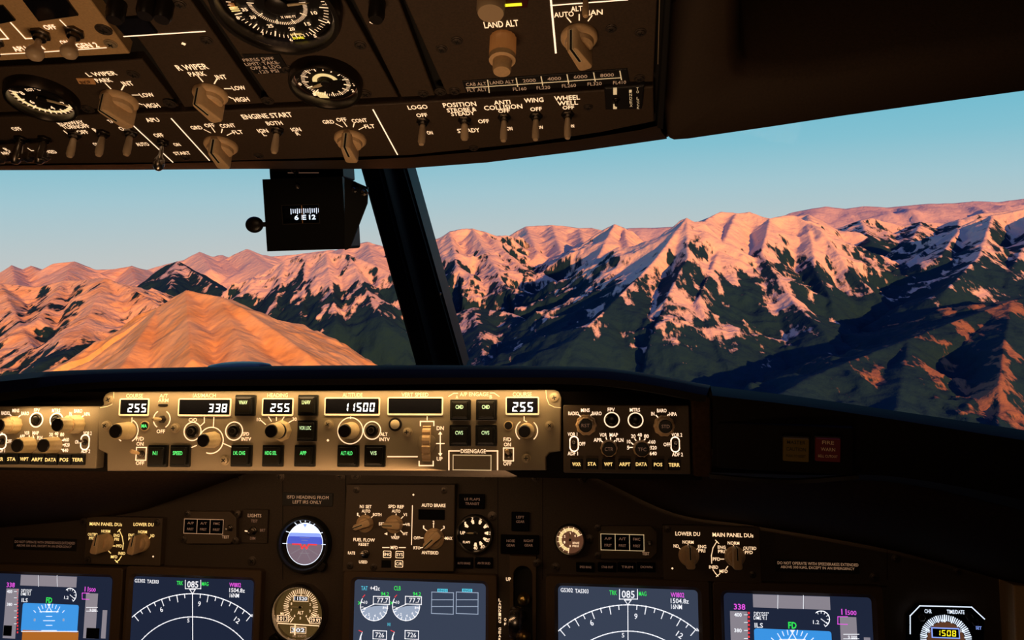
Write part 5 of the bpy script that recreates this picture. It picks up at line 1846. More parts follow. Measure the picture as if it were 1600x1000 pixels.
k.lathe(0, 0, [(r, 0), (r, .010), (r * .8, .013)], 'cap_black', 28)
tag(k.build('dark_knob', U.root, (u, v, z)), 'black round knob at the top of the frame')
U.done()

U, u, v, r = oh_gauge('cabin_altitude_gauge', 'large round cabin altitude gauge with amber-lit numerals at the top of the frame', 434, -2, 89, 'dial_black', h=.012)
z = U.face + .0003
L = U.L
ticks(L, u, v, r * .80, r * .87, r * .013, z, 'legend', 165, 375, 40, 5, r * .74, r * .022)
for i, st in enumerate(('8', '7', '6', '5', '4', '3')):
    t = a_(196 + i * 32.5)
    L.text(st, u + r * .91 * math.cos(t) * .97, v + r * .93 * math.sin(t), r * .085, r * .055, z, 'legend', .02)
ticks(L, u, v, r * .45, r * .51, r * .010, z, 'legend', 170, 360, 50, 10, r * .41, r * .02)
for st, t in (('35', 186), ('30', 205), ('25', 235), ('20', 270), ('15', 303), ('10', 335)):
    L.text(st, u + r * .63 * math.cos(a_(t)), v + r * .63 * math.sin(a_(t)), r * .085, r * .11, z, 'legend', .02)
L.text('X 1000 FT', u + r * .07, v - r * .32, r * .06, r * .28, z, 'legend')
L.text('SURE', u + r * .02, v - r * .88, r * .06, r * .22, z, 'glyph_yellow')
L.text('DIFF PRESS', u + r * .02, v - r * .78, r * .05, r * .22, z, 'legend_gold')
L.arc(u, v, r * .80, r * .10, z, 'orange_knob', 172, 182)
for k_ in range(3):
    L.line([(u - r * .86, v + r * (.02 - k_ * .045)), (u - r * .72, v + r * (.02 - k_ * .045))], r * .022, z + .0004, 'legend_gold')
pointer(U, u, v, r * .60, 2, 'cream', z + .001, .07)
k = MB()
k.lathe(0, 0, [(r * .20, z), (r * .20, z + .002), (r * .15, z + .003)], 'cap_black', 36)
k.build('pointer_hub', U.root, (u, v, 0))
U.done('dial_markings')

U, u, v, r = oh_gauge('cabin_climb_gauge', 'smaller round cabin climb gauge glowing cream below the large altitude gauge', 510, 121, 50, 'dial_brown')
z = U.face + .0003
L = U.L
L.disc(u, v, r * .93, z - .0002, 'dial_black', 48)
ticks(L, u, v, r * .64, r * .74, r * .016, z, 'legend', -20, 200, 36, 4, r * .56, r * .035)
ticks(L, u, v, r * .64, r * .74, r * .016, z, 'legend', 200, 340, 24, 4, r * .56, r * .035)
L.arc(u, v, r * .34, r * .14, z, 'dial_glow', 10, 175)
for st, t, q in (('0', 183, .86), ('1', 225, .86), ('2', 322, .86), ('3', 345, .86)):
    L.text(st, u + r * q * math.cos(a_(t)), v + r * q * math.sin(a_(t)), r * .14, r * .09, z, 'legend', .02)
L.text('CABIN', u - r * .1, v + r * .82, r * .11, r * .32, z, 'legend'); L.text('DN', u - r * .52, v - r * .50, r * .12, r * .18, z, 'legend')
pointer(U, u, v, r * .62, 200, 'cream', z + .001, .16)
L.poly([(u - r * .62, v - r * .45), (u - r * .25, v - r * .55), (u - r * .2, v - r * .84), (u - r * .5, v - r * .80)], z, 'dial_glow')
U.done('dial_markings')

# ---- blank column between gauges and pressurization
U = OU('blank_panel', 'plain brown overhead panel between the gauges and the landing altitude panel', 620, 80)
U.plate([(552, 0), (627, 152), (680, 150), (623, 0), (600, -75), (515, -75)], -.006, .001, 'overhead_brown', .001)
U.screw(571 + 90, 146, 7, 'screw_dark')
U.done()

# ---- pressurization panel
U = OU('pressurization_panel', 'brown landing altitude panel with a mode selector knob at AUTO, upper right of the overhead', 850, 60)
U.plate([(632, 0), (698, 148), (1021, 128), (1027, 0), (1029, -75), (606, -75)], -.006, .002, 'overhead_brown', .001)
U.T('LAND ALT', 783, 37, 10, 54)
U.T('AUTO', 881, 22, 8, 31); U.T('ALT', 901, 13, 8, 18); U.T('MAN', 927, 19, 8, 29)
U.Ln([(858, -30), (868.5, 82)], 3.2, 'line_white'); U.Ln([(861, 8), (980, -1)], 2.4, 'line_white')
for q in ([(886, 27), (892, 34)], [(905, 22), (905, 31)], [(925, 24), (919, 32)]):
    U.Ln(q, 1.8)
k = U.bar_knob(905, 56, 29, .0185, 112)
# landing altitude knob: skirt, wide drum, end button
u, v, z = U.local(786, 60)
r = 21 * U.F.sc(786, 60)
k = MB()
k.lathe(0, 0, [(r, 0), (r, .013), (r * .96, .0135)], 'orange_knob', 40, 24, .05)
o = k.build('rotary_knob', U.root, (u, v, z))
q = MB()
q.lathe(0, 0, [(r * .98, .0135), (r * .98, .017), (r * .70, .0175), (r * .68, .024), (r * .62, .0255)], 'knob_tan', 40)
tag(q.build('inner_knob', o), 'tan stepped end of the knob')
u, v, z = U.local(768, -10)
k = MB(); r = 22 * U.F.sc(768, 0)
k.lathe(0, 0, [(r, 0), (r, .012), (r * .9, .0145)], 'lever_ivory', 36)
tag(k.build('rotary_knob', U.root, (u, v, z)), 'ivory knob at the top of the frame')
k = MB()
k.prism([U.F.uv(x, y, U.face) for x, y in ((790, 8), (824, 6), (826, -12), (788, -12))], U.face, U.face + .003, 'lamp_red', .0005)
u_, v_ = U.uv(800, 1)
k.box(u_ - .006, v_ - .001, u_ + .006, v_ + .001, U.face + .003, U.face + .0034, 'glyph_yellow')
tag(k.build('altitude_display', U.root), 'red lit window at the top of the frame')
U.toggle(915, -8, 9, .016, m='knob_tan')
for x, y in ((690, 76), (714, 63), (955, 44), (1001, 50), (688, 143), (710, 142), (999, 122)):
    U.screw(x, y, 7.5, 'screw_dark')
# altitude conversion strip
k = MB()
k.prism([U.F.uv(x, y, U.face) for x, y in ((722, 126), (729, 145), (984, 128), (980, 106)) ], U.face, U.face + .0008, 'placard_black', .0003)
tag(k.build('altitude_table_placard', U.root), 'black placard listing cabin and flight altitudes')
U.Ln([(729, 135), (970, 119)], 1.8, 'legend_tan', dz=.0013)
for x, y0, y1 in ((763, 122.5, 142), (807.5, 119.5, 132.5), (846.5, 117, 130.5), (887, 114, 127.5), (928.5, 111, 124.5), (969.5, 108.5, 122)):
    U.Ln([(x - 1, y0), (x + 1.5, y1)], 1.6, 'legend_tan', dz=.0014)
for st, x, y, w in (('CAB ALT', 744, 129, 32), ('LAND ALT', 784.5, 126, 38), ('2000', 827, 123.5, 20), ('4000', 866, 120.5, 21), ('6000', 907, 117.5, 21), ('8000', 948.5, 115, 21), ('FLT ALT', 745.5, 138, 31),
                    ('FL160', 812, 136.5, 21), ('FL220', 849, 134.5, 21), ('FL260', 889, 131.5, 22), ('FL320', 929, 128.5, 22), ('FL410', 968, 126.5, 20)):
    U.T(st, x, y, 5, w, 'legend_dim', dz=.0013, weight=0)
U.done()

# ---- bottom strip with engine start and light switches
U = OU('engine_start_panel', 'long brown forward strip of the overhead with engine start knobs and exterior light switches', 500, 210)
U.plate([(-300, 262), (0, 257), (230, 254.5), (420, 250), (640, 243), (820, 225), (940, 207), (1022, 190), (1021, 136), (700, 157), (600, 163), (280, 176), (0, 184), (-330, 196)], -.006, .0025, 'overhead_brown', .001)
T = lambda st, x, y, w, h=6.3, m=None: U.T(st, x, y, h, w, m)
T('APU', 238, 187, 21, 6.5); T('OFF', 248, 211, 15, 6); T('ON', 276.5, 225.5, 10, 5); T('START', 284.5, 239, 26, 5); T('AUTO', 222.5, 225, 20, 5.5); T('OFF', 194, 200.5, 16, 6)
T('RUNWAY', 110.5, 191.5, 43, 6); T('TURNOFF', 118, 197.5, 44, 6); T('L', 104.5, 206, 6, 5.5); T('OFF', 129, 206, 17, 6); T('R', 149, 203, 6, 6); T('ON', 150.5, 225, 9, 5); T('TAXI', 176, 189, 14, 5)
T('OFF', 26, 201, 15, 5.5); T('L', 48, 233, 5, 5); T('R', 10, 233, 6, 5); T('RETRACTABLE', -5, 240, 52, 5.5); T('R', 66, 231, 6, 5); T('FIXED', 78, 237, 20, 5)
T('ENGINE START', 417, 180.5, 80, 7.5); T('BOTH', 428.5, 192, 25, 6.2); T('IGN', 410.5, 204, 16, 6); T('L', 413, 209.5, 5, 5); T('IGN', 462.5, 202, 15, 6); T('R', 465.5, 208.5, 6, 5)
for dx, dy in ((0, 0), (206, -9)):
    T('GRD', 307 + dx, 199 + dy, 18, 5.8); T('OFF', 327.5 + dx, 195.5 + dy, 16, 5.8); T('CONT', 355.5 + dx, 196 + dy + (1 if dx else 0), 24, 6); T('FLT', 371.5 + dx, 206 + dy, 16, 5.8)
    for q in ([(319, 202), (329, 207)], [(331, 199), (336, 206)], [(347.5, 201), (346, 207)], [(363, 207), (355, 211)]):
        U.Ln([(a + dx, b + dy) for a, b in q], 1.4)
T('LOGO', 652.5, 167, 31, 6.5); T('OFF', 659, 179.5, 17, 5.8); T('ON', 671.5, 207, 9, 5.5)
T('POSITION', 718, 163, 52, 7); T('STROBE &', 721, 171, 46, 6); T('STEADY', 723, 177, 37, 6); T('OFF', 755.5, 189, 17, 6); T('STEADY', 732, 203.5, 35, 6.5)
T('ANTI', 784.5, 159.5, 26, 6.5); T('COLLISION', 786, 167, 60, 7); T('OFF', 787.5, 173, 18, 5); T('ON', 796, 200.5, 9, 5.5); T('WING', 834, 156, 30, 7); T('OFF', 837.5, 170, 18, 6); T('ON', 844, 198.5, 8, 5)
T('WHEEL', 886, 152.5, 40, 7); T('WELL', 887, 160.5, 32, 6.5); T('OFF', 888, 167.5, 18, 5.5); T('ON', 893, 196.5, 8, 5)
for q in ([(208, 195.5), (270, 253)], [(268, 185), (327, 250)], [(583, 171), (621, 241)]):
    U.Ln(q, 2.0, 'line_white')
U.bar_knob(345.5, 226, 25, .016, 84)
U.bar_knob(547.5, 216, 24.5, .016, 84)
for x, y in ((117, 209), (161.5, 207), (204.5, 206), (433.5, 202), (661, 188), (788, 182), (837.5, 180), (887, 177.5)):
    U.toggle(x, y, 8.3, .022, wid=1.1)
U.toggle(726, 186, 8.3, .017, lean=14, wid=1.25)
U.toggle(255, 221, 7.5, .026, m='steel', ball=True, name='start_switch')
for i, x in enumerate((33, 70)):
    U.toggle(x, 216, 8, .024, m='steel', wid=1.4)
for x, y in ((290, 246), (404, 243), (740, 231), (919, 167)):
    U.screw(x, y, 6, 'screw_dark')
U.done()

# guard bar at the far left of the strip
U = OU('switch_guard_bar', 'clear ridged guard bar under the landing light switches at the left edge', 30, 250, 'guard')
q = MB()
u0, v0 = U.F.uv(-120, 254, .020); u1, v1 = U.F.uv(88, 251, .020)
q.box(u0, v0 - .002, u1, v0 + .0035, .018, .0225, 'clear_plastic', .001)
for i in range(9):
    x = u0 + (u1 - u0) * (i + .5) / 9
    q.box(x - .003, v0 - .003, x + .003, v0 + .004, .0170, .0235, 'steel', .001)
for x in (u0 + .01, u1 - .01):
    q.box(x - .002, v0 - .001, x + .002, v0 + .002, .0025, .019, 'dark_steel')
q.build('guard', U.root)

# small black lock placard with toggle, right end
U = OU('lock_index_plate', 'small black plate marked INDEX and TO LOCK at the right end of the overhead strip', 974, 152, 'placard')
U.plate([(944, 138), (946, 172), (1003, 171), (1007, 134)], .002, .006, 'placard_black', .001)
for x, y, h in ((961, 141.5, 9), (961, 165.5, 6)):
    u, v = U.uv(x, y)
    q = MB(); a, b = 2.8 * U.F.sc(x, y), h / 2 * U.F.scv(x, y)
    q.box(u - a, v - b, u + a, v + b, U.face, U.face + .001, 'legend_tan')
    tag(q.build('index_mark', U.root), 'pale index mark')
U.toggle(963, 155, 4.5, .006, m='cap_black')
for i, ch in enumerate('INDEX'):
    U.T(ch, 985 + i * .3, 142 + i * 5.6, 4.2, 4, 'legend_tan', weight=0)
for i, ch in enumerate('TO LOCK'):
    if ch != ' ':
        U.T(ch, 996 + i * .2, 138 + i * 5, 3.9, 3.6, 'legend_tan', weight=0)
U.done()

# ================================================================== ceiling lining on the right with its dark recess
def lining():
    o = at(1300, 150, 0.62)
    F = Frame(o, (1, 0.0, 0), Vector((0, -math.cos(a_(42)), math.sin(a_(42)))))
    root = thing('headliner_panel', 'dark brown moulded lining with a deep black recess, right of the overhead panel', 'ceiling lining', F)
    out = [(1052, 223.5), (1075, 222), (1200, 204), (1320, 186), (1450, 168), (1620, 145), (1900, 108), (2300, -300), (1500, -520), (1045, -420), (1040, -100), (1037, 60), (1038, 180), (1040, 212), (1044, 220)]
    rec = [(1165, 131), (1260, 131), (1400, 109), (1500, 98), (1620, 84), (1800, 60), (1990, -180), (1500, -330), (1135, -290), (1131, -60), (1131, 40), (1131, 90), (1137, 112), (1143, 121), (1152, 128)]
    n = len(out)
    O = [F.uv(*p) for p in out]
    R = [F.uv(*p) for p in rec]
    R1 = [F.uv(p[0], p[1], -.004) for p in rec]
    ins = inset(R, .012)
    ins2 = inset(R, .020)
    k = MB()
    O2 = inset(O, .006)
    rows = [[(p[0], p[1], -.05) for p in O], [(p[0], p[1], -.006) for p in O], [(p[0], p[1], -.002) for p in inset(O, .002)], [(p[0], p[1], 0) for p in O2],
            [(p[0], p[1], 0) for p in R], [(p[0], p[1], -.003) for p in inset(R, .005)], [(p[0], p[1], -.014) for p in ins], [(p[0], p[1], -.10) for p in ins2]]
    vs_ = [p for r in rows for p in r]
    fs = []
    for q in range(len(rows) - 1):
        for i in range(n):
            j = (i + 1) % n
            fs.append((q * n + i, q * n + j, (q + 1) * n + j, (q + 1) * n + i))
    k.add(vs_, fs, 'lining_brown', True)
    k.build('lining_shell', root)
    k = MB()
    k.add([rows[-1][i] for i in range(n)], [tuple(range(n))], 'groove_black')
    tag(k.build('recess_floor', root), 'black floor of the recess')
lining()

# ================================================================== standby compass
def compass():
    YC_ = 0.70
    o = at(478, 335, YC_)
    F = Frame(o, (1, 0.10, 0), (0, 0.03, 1))
    root = Unit('standby_compass', 'black box compass hanging at the top of the windshield post, small lit card window', 'compass', F, 478, 335)
    U = root
    Fm = U.F
    u0, v0, u1, v1 = Fm.box(413.5, 278, 538, 391, 0)
    k = MB()
    # front wall with a window opening
    a0, b0, a1, b1 = Fm.box(441, 320, 499, 349.5, 0)
    k.prism(rrect(u0, v0, u1, v1, .003), -.060, -.006, 'compass_black', .001)
    for q in ((u0, v0, a0, v1), (a1, v0, u1, v1), (a0, v0, a1, b0), (a0, b1, a1, v1)):
        k.box(q[0], q[1], q[2], q[3], -.006, 0, 'compass_black')
    k.rectline(a0, b0, a1, b1, .0008, .0004, 'dark_steel')
    k.build('case', U.root)
    c = MB()
    c.box(a0, b0, a1, b1, -.0055, -.005, 'screen_black')
    cu, cv = (a0 + a1) / 2, (b0 + b1) / 2
    H = b1 - b0
    for i in range(14):
        x = a0 + (a1 - a0) * (.20 + .75 * i / 13)
        c.line([(x, b1 - H * (.22 if i % 3 else .20)), (x, b1 - H * (.40 if i % 3 else .46))], .0008, -.0045, 'isfd_white')
    c.line([(cu, b0 + H * .04), (cu, b1 - H * .04)], .0007, -.0040, 'orange_knob')
    for st, f, w in (('6', .34, .0042), ('E', .54, .0045), ('12', .77, .0066)):
        c.text(st, a0 + (a1 - a0) * f, b0 + H * .34, H * .26, w, -.0045, 'digit_white', .03)
    tag(c.build('compass_card', U.root), 'glowing white compass card reading 6 E 12')
    g = MB()
    g.box(a0, b0, a1, b1, -.0015, -.001, 'dial_glass')
    g.build('cover_glass', U.root)
    # mount
    m = MB()
    m.box(*Fm.box(421, 236, 536, 279, -.01), -.055, -.008, 'compass_black', .001)
    m.build('mounting_bracket', U.root)
    # side cheek
    s_ = MB()
    pts3 = [(538, 277), (572, 292), (571, 317), (546, 388), (539, 391)]
    X = u1
    # the cheek angles outward behind the front face
    q = [Fm.uv(x, y, 0) for x, y in pts3]
    vs_ = [(p[0], p[1], -(p[0] - X) * .35) for p in q]
    vb = [(p[0], p[1], z - .003) for p, z in zip(q, [v[2] for v in vs_])]
    n = len(vs_)
    s_.add(vs_ + vb, [tuple(reversed(range(n))), tuple(n + i for i in range(n))] + [(i, (i + 1) % n, n + (i + 1) % n, n + i) for i in range(n)], 'post_black')
    s_.build('side_plate', U.root)
    for x, y, r, m_ in ((553.5, 296, 5.5, 'cap_black'), (568, 300, 6.2, 'dark_steel')):
        w = MB(); a, b = Fm.uv(x, y, 0); rr = r * Fm.sc(x, y)
        w.lathe(0, 0, [(rr, 0), (rr, .004), (rr * .6, .0045), (rr * .55, .008), (rr * .4, .009)], m_, 8, smooth=False)
        w.build('screw', U.root, (a, b, -.004))
    # clamp ball on the left
    b_ = MB(); a, b = Fm.uv(397.5, 351, -.01); rr = 14.5 * Fm.sc(397, 351)
    prof = [(rr * math.sin(a_(t)), rr * .45 * math.cos(a_(180 - t))) for t in (2, 20, 40, 60, 90, 120, 140, 160, 178)]
    b_.lathe(0, 0, prof, 'cap_black', 32, ell=.88)
    b_.box(rr * .7, -rr * .25, rr * 1.5, rr * .25, -.002, .002, 'cap_black')
    b_.build('dimmer_knob', U.root, (a, b, -.01))
    # little lamp fittings on the bracket
    l = MB(); a, b = Fm.uv(459, 264, 0)
    l.lathe(a, b, [(.004, -.008), (.004, -.002), (.0025, .002)], 'dark_steel', 12)
    l.line([(a + .001, b), (a + .002, b - .013)], .0006, .0004, 'dark_steel')
    l.lathe(a + .0028, b - .017, [(.0022, -.001), (.0022, .002), (.001, .003)], 'steel', 12)
    l.build('card_lamp', U.root)
    # card holder lines on the bracket
    d = MB()
    for x0, x1, y in ((442, 458, 262), (474, 492, 262), (446, 494, 269)):
        p0, p1 = Fm.uv(x0, y, 0), Fm.uv(x1, y, 0)
        d.line([p0, p1], .0007, -.0075, 'legend_faint')
    d.build('card_holder', U.root)
compass()

# ================================================================== the mountains outside
def hashgrid(ix, iy, seed):
    n = (ix.astype(np.int64) * 374761393 + iy.astype(np.int64) * 668265263 + seed * 144665) & 0x7fffffff
    n = (n ^ (n >> 13)) * 1274126177 & 0x7fffffff
    n = (n ^ (n >> 16)) & 0xffff
    return n / 65535.0

def vnoise(x, y, seed=0):
    ix, iy = np.floor(x), np.floor(y)
    fx, fy = x - ix, y - iy
    fx, fy = fx * fx * (3 - 2 * fx), fy * fy * (3 - 2 * fy)
    a, b = hashgrid(ix, iy, seed), hashgrid(ix + 1, iy, seed)
    c, d = hashgrid(ix, iy + 1, seed), hashgrid(ix + 1, iy + 1, seed)
    return (a + (b - a) * fx) * (1 - fy) + (c + (d - c) * fx) * fy

def fbm(x, y, o=5, seed=0, ridged=False):
    s, a, t = 0, 1.0, 0
    for i in range(o):
        n = vnoise(x + 17.3 * i, y - 9.1 * i, seed + i)
        if ridged:
            n = 1 - np.abs(2 * n - 1)
        s = s + n * a
        t += a
        a *= .5
        x, y = x * 2.03, y * 2.03
    return s / t

def snow_material(name, line, span=350.0, rock=(0.011, 0.042, 0.066), snow=(0.80, 0.63, 0.50), thr=0.0, scale=.0016, patch=1.0, sunset_tint=None, bump=70.0):
    """snow above a ragged line of world height, dark forest and rock below; thin snow on steep ground"""
    m = bpy.data.materials.new(name)
    m.use_nodes = True
    n, l = m.node_tree.nodes, m.node_tree.links
    b = n['Principled BSDF']
    b.inputs['Roughness'].default_value = .9
    b.inputs['Specular IOR Level'].default_value = 0.05
    g = n.new('ShaderNodeNewGeometry')
    sp = n.new('ShaderNodeSeparateXYZ'); l.new(g.outputs['Position'], sp.inputs[0])
    sn = n.new('ShaderNodeSeparateXYZ'); l.new(g.outputs['Normal'], sn.inputs[0])
    no = n.new('ShaderNodeTexNoise'); no.inputs['Scale'].default_value = scale; no.inputs['Detail'].default_value = 7; no.inputs['Roughness'].default_value = .62
    mp = n.new('ShaderNodeMapping'); mp.inputs['Scale'].default_value = (1, 1, .35)
    l.new(g.outputs['Position'], mp.inputs['Vector']); l.new(mp.outputs[0], no.inputs['Vector'])
    def math_(op, a, b_):
        q = n.new('ShaderNodeMath'); q.operation = op
        for i, v in enumerate((a, b_)):
            if isinstance(v, (int, float)): q.inputs[i].default_value = v
            else: l.new(v, q.inputs[i])
        return q.outputs[0]
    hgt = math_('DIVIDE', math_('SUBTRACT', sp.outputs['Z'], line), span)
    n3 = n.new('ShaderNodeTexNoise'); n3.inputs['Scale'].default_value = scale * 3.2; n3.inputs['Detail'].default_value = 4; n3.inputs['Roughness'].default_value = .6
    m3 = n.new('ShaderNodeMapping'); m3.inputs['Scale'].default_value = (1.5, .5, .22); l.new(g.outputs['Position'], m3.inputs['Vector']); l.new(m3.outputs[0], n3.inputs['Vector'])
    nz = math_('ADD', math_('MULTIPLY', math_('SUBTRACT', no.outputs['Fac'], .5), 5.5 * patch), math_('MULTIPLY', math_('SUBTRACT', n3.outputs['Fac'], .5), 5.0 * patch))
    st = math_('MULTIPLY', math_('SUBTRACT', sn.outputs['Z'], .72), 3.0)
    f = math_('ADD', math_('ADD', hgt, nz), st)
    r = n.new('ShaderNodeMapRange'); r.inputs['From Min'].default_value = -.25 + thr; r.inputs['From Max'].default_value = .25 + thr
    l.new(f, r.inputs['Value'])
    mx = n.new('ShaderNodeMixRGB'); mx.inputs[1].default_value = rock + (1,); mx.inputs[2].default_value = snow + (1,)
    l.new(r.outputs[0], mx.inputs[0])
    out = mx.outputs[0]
    if sunset_tint:  # patchy warm multiply painting sunset orange into the ground colour
        n2 = n.new('ShaderNodeTexNoise'); n2.inputs['Scale'].default_value = scale * 2.2; n2.inputs['Detail'].default_value = 5
        l.new(g.outputs['Position'], n2.inputs['Vector'])
        r2 = n.new('ShaderNodeMapRange'); r2.inputs['From Min'].default_value = .42; r2.inputs['From Max'].default_value = .66; l.new(n2.outputs['Fac'], r2.inputs['Value'])
        m2 = n.new('ShaderNodeMixRGB'); l.new(r2.outputs[0], m2.inputs[0]); l.new(out, m2.inputs[1]); m2.inputs[2].default_value = sunset_tint + (1,)
        m2.blend_type = 'MULTIPLY'
        out = m2.outputs[0]
    l.new(out, b.inputs['Base Color'])
    nb = n.new('ShaderNodeTexNoise'); nb.inputs['Scale'].default_value = .0045; nb.inputs['Detail'].default_value = 6
    l.new(g.outputs['Position'], nb.inputs['Vector'])
    bp = n.new('ShaderNodeBump'); bp.inputs['Strength'].default_value = .8; bp.inputs['Distance'].default_value = bump
    l.new(nb.outputs['Fac'], bp.inputs['Height']); l.new(bp.outputs[0], b.inputs['Normal'])
    MATS[name] = m
    return name

GROUND = EYE.z - 2300.0

def mountain(name, label, ridges, m, step=40.0, slope=.75, curve=.92, amp=120.0, nscale=900.0, seed=1, pad=(1500, 1500, 2600, 1200), group=None, spur=.35, spurn=700.0, kind=None, floor_z=None):
    """ridges: list of crest lines, each a list of (px, py, distance in km) and optional own slope"""
    segs = []
    delta, mo = m if isinstance(m, tuple) else (m, {})
    for rd in ridges:
        sl = slope
        if isinstance(rd, tuple):
            rd, sl = rd
        P = [np.array(at(x, y, d * 1000.0)) for x, y, d in rd]
        for i in range(len(P) - 1):
            segs.append((P[i], P[i + 1], sl))
    allp = np.array([s[0] for s in segs] + [s[1] for s in segs])
    mn = 'ground_cover_%d' % seed
    snow_material(mn, float(allp[:, 2].max()) - delta, **mo)
    m = mn
    x0, x1 = allp[:, 0].min() - pad[0], allp[:, 0].max() + pad[1]
    y0, y1 = allp[:, 1].min() - pad[2], allp[:, 1].max() + pad[3]
    nx, ny = int((x1 - x0) / step) + 1, int((y1 - y0) / step) + 1
    X, Y = np.meshgrid(np.linspace(x0, x1, nx), np.linspace(y0, y1, ny))
    wx = X + (fbm(X / nscale / .8, Y / nscale / .8, 4, seed + 50) - .5) * nscale * .45
    wy = Y + (fbm(X / nscale / .8 + 31, Y / nscale / .8 + 7, 4, seed + 70) - .5) * nscale * .45
    H = np.full(X.shape, -1e9)
    for a, b, sl in segs:
        dx, dy = b[0] - a[0], b[1] - a[1]
        L2 = dx * dx + dy * dy + 1e-6
        for (qx, qy, keep) in ((wx, wy, 0),):
            t = np.clip(((X - a[0]) * dx + (Y - a[1]) * dy) / L2, 0, 1)
            d0 = np.hypot(X - a[0] - t * dx, Y - a[1] - t * dy)
            tw = np.clip(((qx - a[0]) * dx + (qy - a[1]) * dy) / L2, 0, 1)
            dw = np.hypot(qx - a[0] - tw * dx, qy - a[1] - tw * dy)
            w = np.clip(d0 / (nscale * .6), 0, 1)
            d = d0 * (1 - w) + dw * w
            tt = t * (1 - w) + tw * w
        zr = a[2] + (b[2] - a[2]) * tt
        along = (a[0] + dx * tt + a[1] + dy * tt) / spurn
        side = ((X - a[0]) * dy - (Y - a[1]) * dx) > 0
        mod = 1 + spur * (vnoise(along * 1.7 + 100 * side, d * 0 + seed, seed + 9) - .5) * 2
        drop = sl * mod * d / (1 + (d / 9000.0)) ** (1 - curve)
        H = np.maximum(H, zr - drop)
    dist = np.clip((allp[:, 2].max() - H) / 500.0, 0.04, 1)
    low = np.full(X.shape, 1e9)
    for a, b, sl in segs:
        dx, dy = b[0] - a[0], b[1] - a[1]
        t = np.clip(((X - a[0]) * dx + (Y - a[1]) * dy) / (dx * dx + dy * dy + 1e-6), 0, 1)
        low = np.minimum(low, np.hypot(X - a[0] - t * dx, Y - a[1] - t * dy))
    fade = np.clip(low / (nscale * .45), 0.06, 1)
    H = H + (fbm(X / nscale, Y / nscale, 6, seed, True) - .62) * amp * 2.2 * fade
    H = H + (fbm(X / nscale * 4, Y / nscale * 4, 4, seed + 20, True) - .6) * amp * .35 * (0.25 + .75 * fade)
    gz = GROUND - 120 if floor_z is None else floor_z
    H = np.maximum(H, gz)
    vs_ = np.stack([X, Y, H], -1).reshape(-1, 3)
    idx = np.arange(nx * ny).reshape(ny, nx)
    F = np.stack([idx[:-1, :-1], idx[:-1, 1:], idx[1:, 1:], idx[1:, :-1]], -1).reshape(-1, 4)
    hz = H.reshape(-1)
    keep = hz[F].max(1) > gz + 1.0
    F = F[keep]
    used = np.unique(F)
    remap = np.full(nx * ny, -1)
    remap[used] = np.arange(len(used))
    F = remap[F]
    vs_ = vs_[used]
    base = Vector((float(allp[:, 0].mean()), float(allp[:, 1].mean()), gz))
    vs_ = vs_ - np.array(base)
    me = bpy.data.meshes.new(name)
    me.vertices.add(len(vs_))
    me.vertices.foreach_set('co', vs_.astype(np.float32).ravel())
    me.loops.add(F.size)
    me.loops.foreach_set('vertex_index', F.astype(np.int32).ravel())
    me.polygons.add(len(F))
    me.polygons.foreach_set('loop_start', (np.arange(len(F)) * 4).astype(np.int32))
    me.polygons.foreach_set('use_smooth', np.ones(len(F), bool))
    me.materials.append(MATS[m])
    me.update(calc_edges=True)
    me.validate()
    o = bpy.data.objects.new(name, me)
    o.location = base
    COL.objects.link(o)
    tag(o, label, 'mountain', group or 'mountains beyond the windshield', kind)
    return o


# left window
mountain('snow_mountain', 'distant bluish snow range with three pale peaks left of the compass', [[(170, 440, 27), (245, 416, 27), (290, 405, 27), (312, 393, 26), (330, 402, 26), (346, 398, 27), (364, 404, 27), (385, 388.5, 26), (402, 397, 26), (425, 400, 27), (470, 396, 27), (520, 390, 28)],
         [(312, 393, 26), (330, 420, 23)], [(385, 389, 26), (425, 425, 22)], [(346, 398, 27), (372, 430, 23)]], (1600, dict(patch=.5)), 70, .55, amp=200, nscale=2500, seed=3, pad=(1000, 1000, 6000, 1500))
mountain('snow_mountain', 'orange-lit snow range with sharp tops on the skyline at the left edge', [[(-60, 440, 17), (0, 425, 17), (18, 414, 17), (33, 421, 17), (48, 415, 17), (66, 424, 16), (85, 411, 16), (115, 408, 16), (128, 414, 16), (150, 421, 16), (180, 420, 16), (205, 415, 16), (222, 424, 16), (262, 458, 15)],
         [(115, 408, 16), (100, 440, 13.5)], [(18, 414, 17), (25, 445, 14)], [(205, 415, 16), (215, 445, 13)], [(48, 415, 17), (90, 440, 14.5)]], (1300, dict(patch=.7, span=400, snow=(.84,.62,.44), sunset_tint=(.98,.86,.74))), 45, .62, amp=150, nscale=1500, seed=5, pad=(800, 1200, 4000, 1500))
mountain('forested_mountain', 'small dark rocky summit in front of the pale blue range', [[(235, 440, 13), (258, 415, 13), (278, 408, 13), (292, 418, 12.6), (320, 435, 12), (350, 455, 11.5)], [(278, 408, 13), (265, 450, 11)]], (60, dict(thr=.5)), 40, .8, amp=140, nscale=900, seed=8)
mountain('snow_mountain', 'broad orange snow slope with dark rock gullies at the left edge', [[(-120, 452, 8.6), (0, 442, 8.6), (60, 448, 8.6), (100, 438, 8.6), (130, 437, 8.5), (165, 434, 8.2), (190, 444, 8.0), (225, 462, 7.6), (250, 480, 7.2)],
         [(0, 442, 8.6), (60, 560, 6.0)], [(165, 434, 8.2), (120, 540, 6.0)], [(100, 438, 8.6), (60, 500, 7.0)], [(-100, 450, 8.6), (-60, 560, 6)]], (480, dict(span=300, patch=1.35, snow=(.84,.60,.36), thr=.45, sunset_tint=(.94,.80,.62))), 24, .62, amp=150, nscale=800, seed=12, pad=(900, 900, 3000, 1200))  # orange snow colour carries part of the sunset light
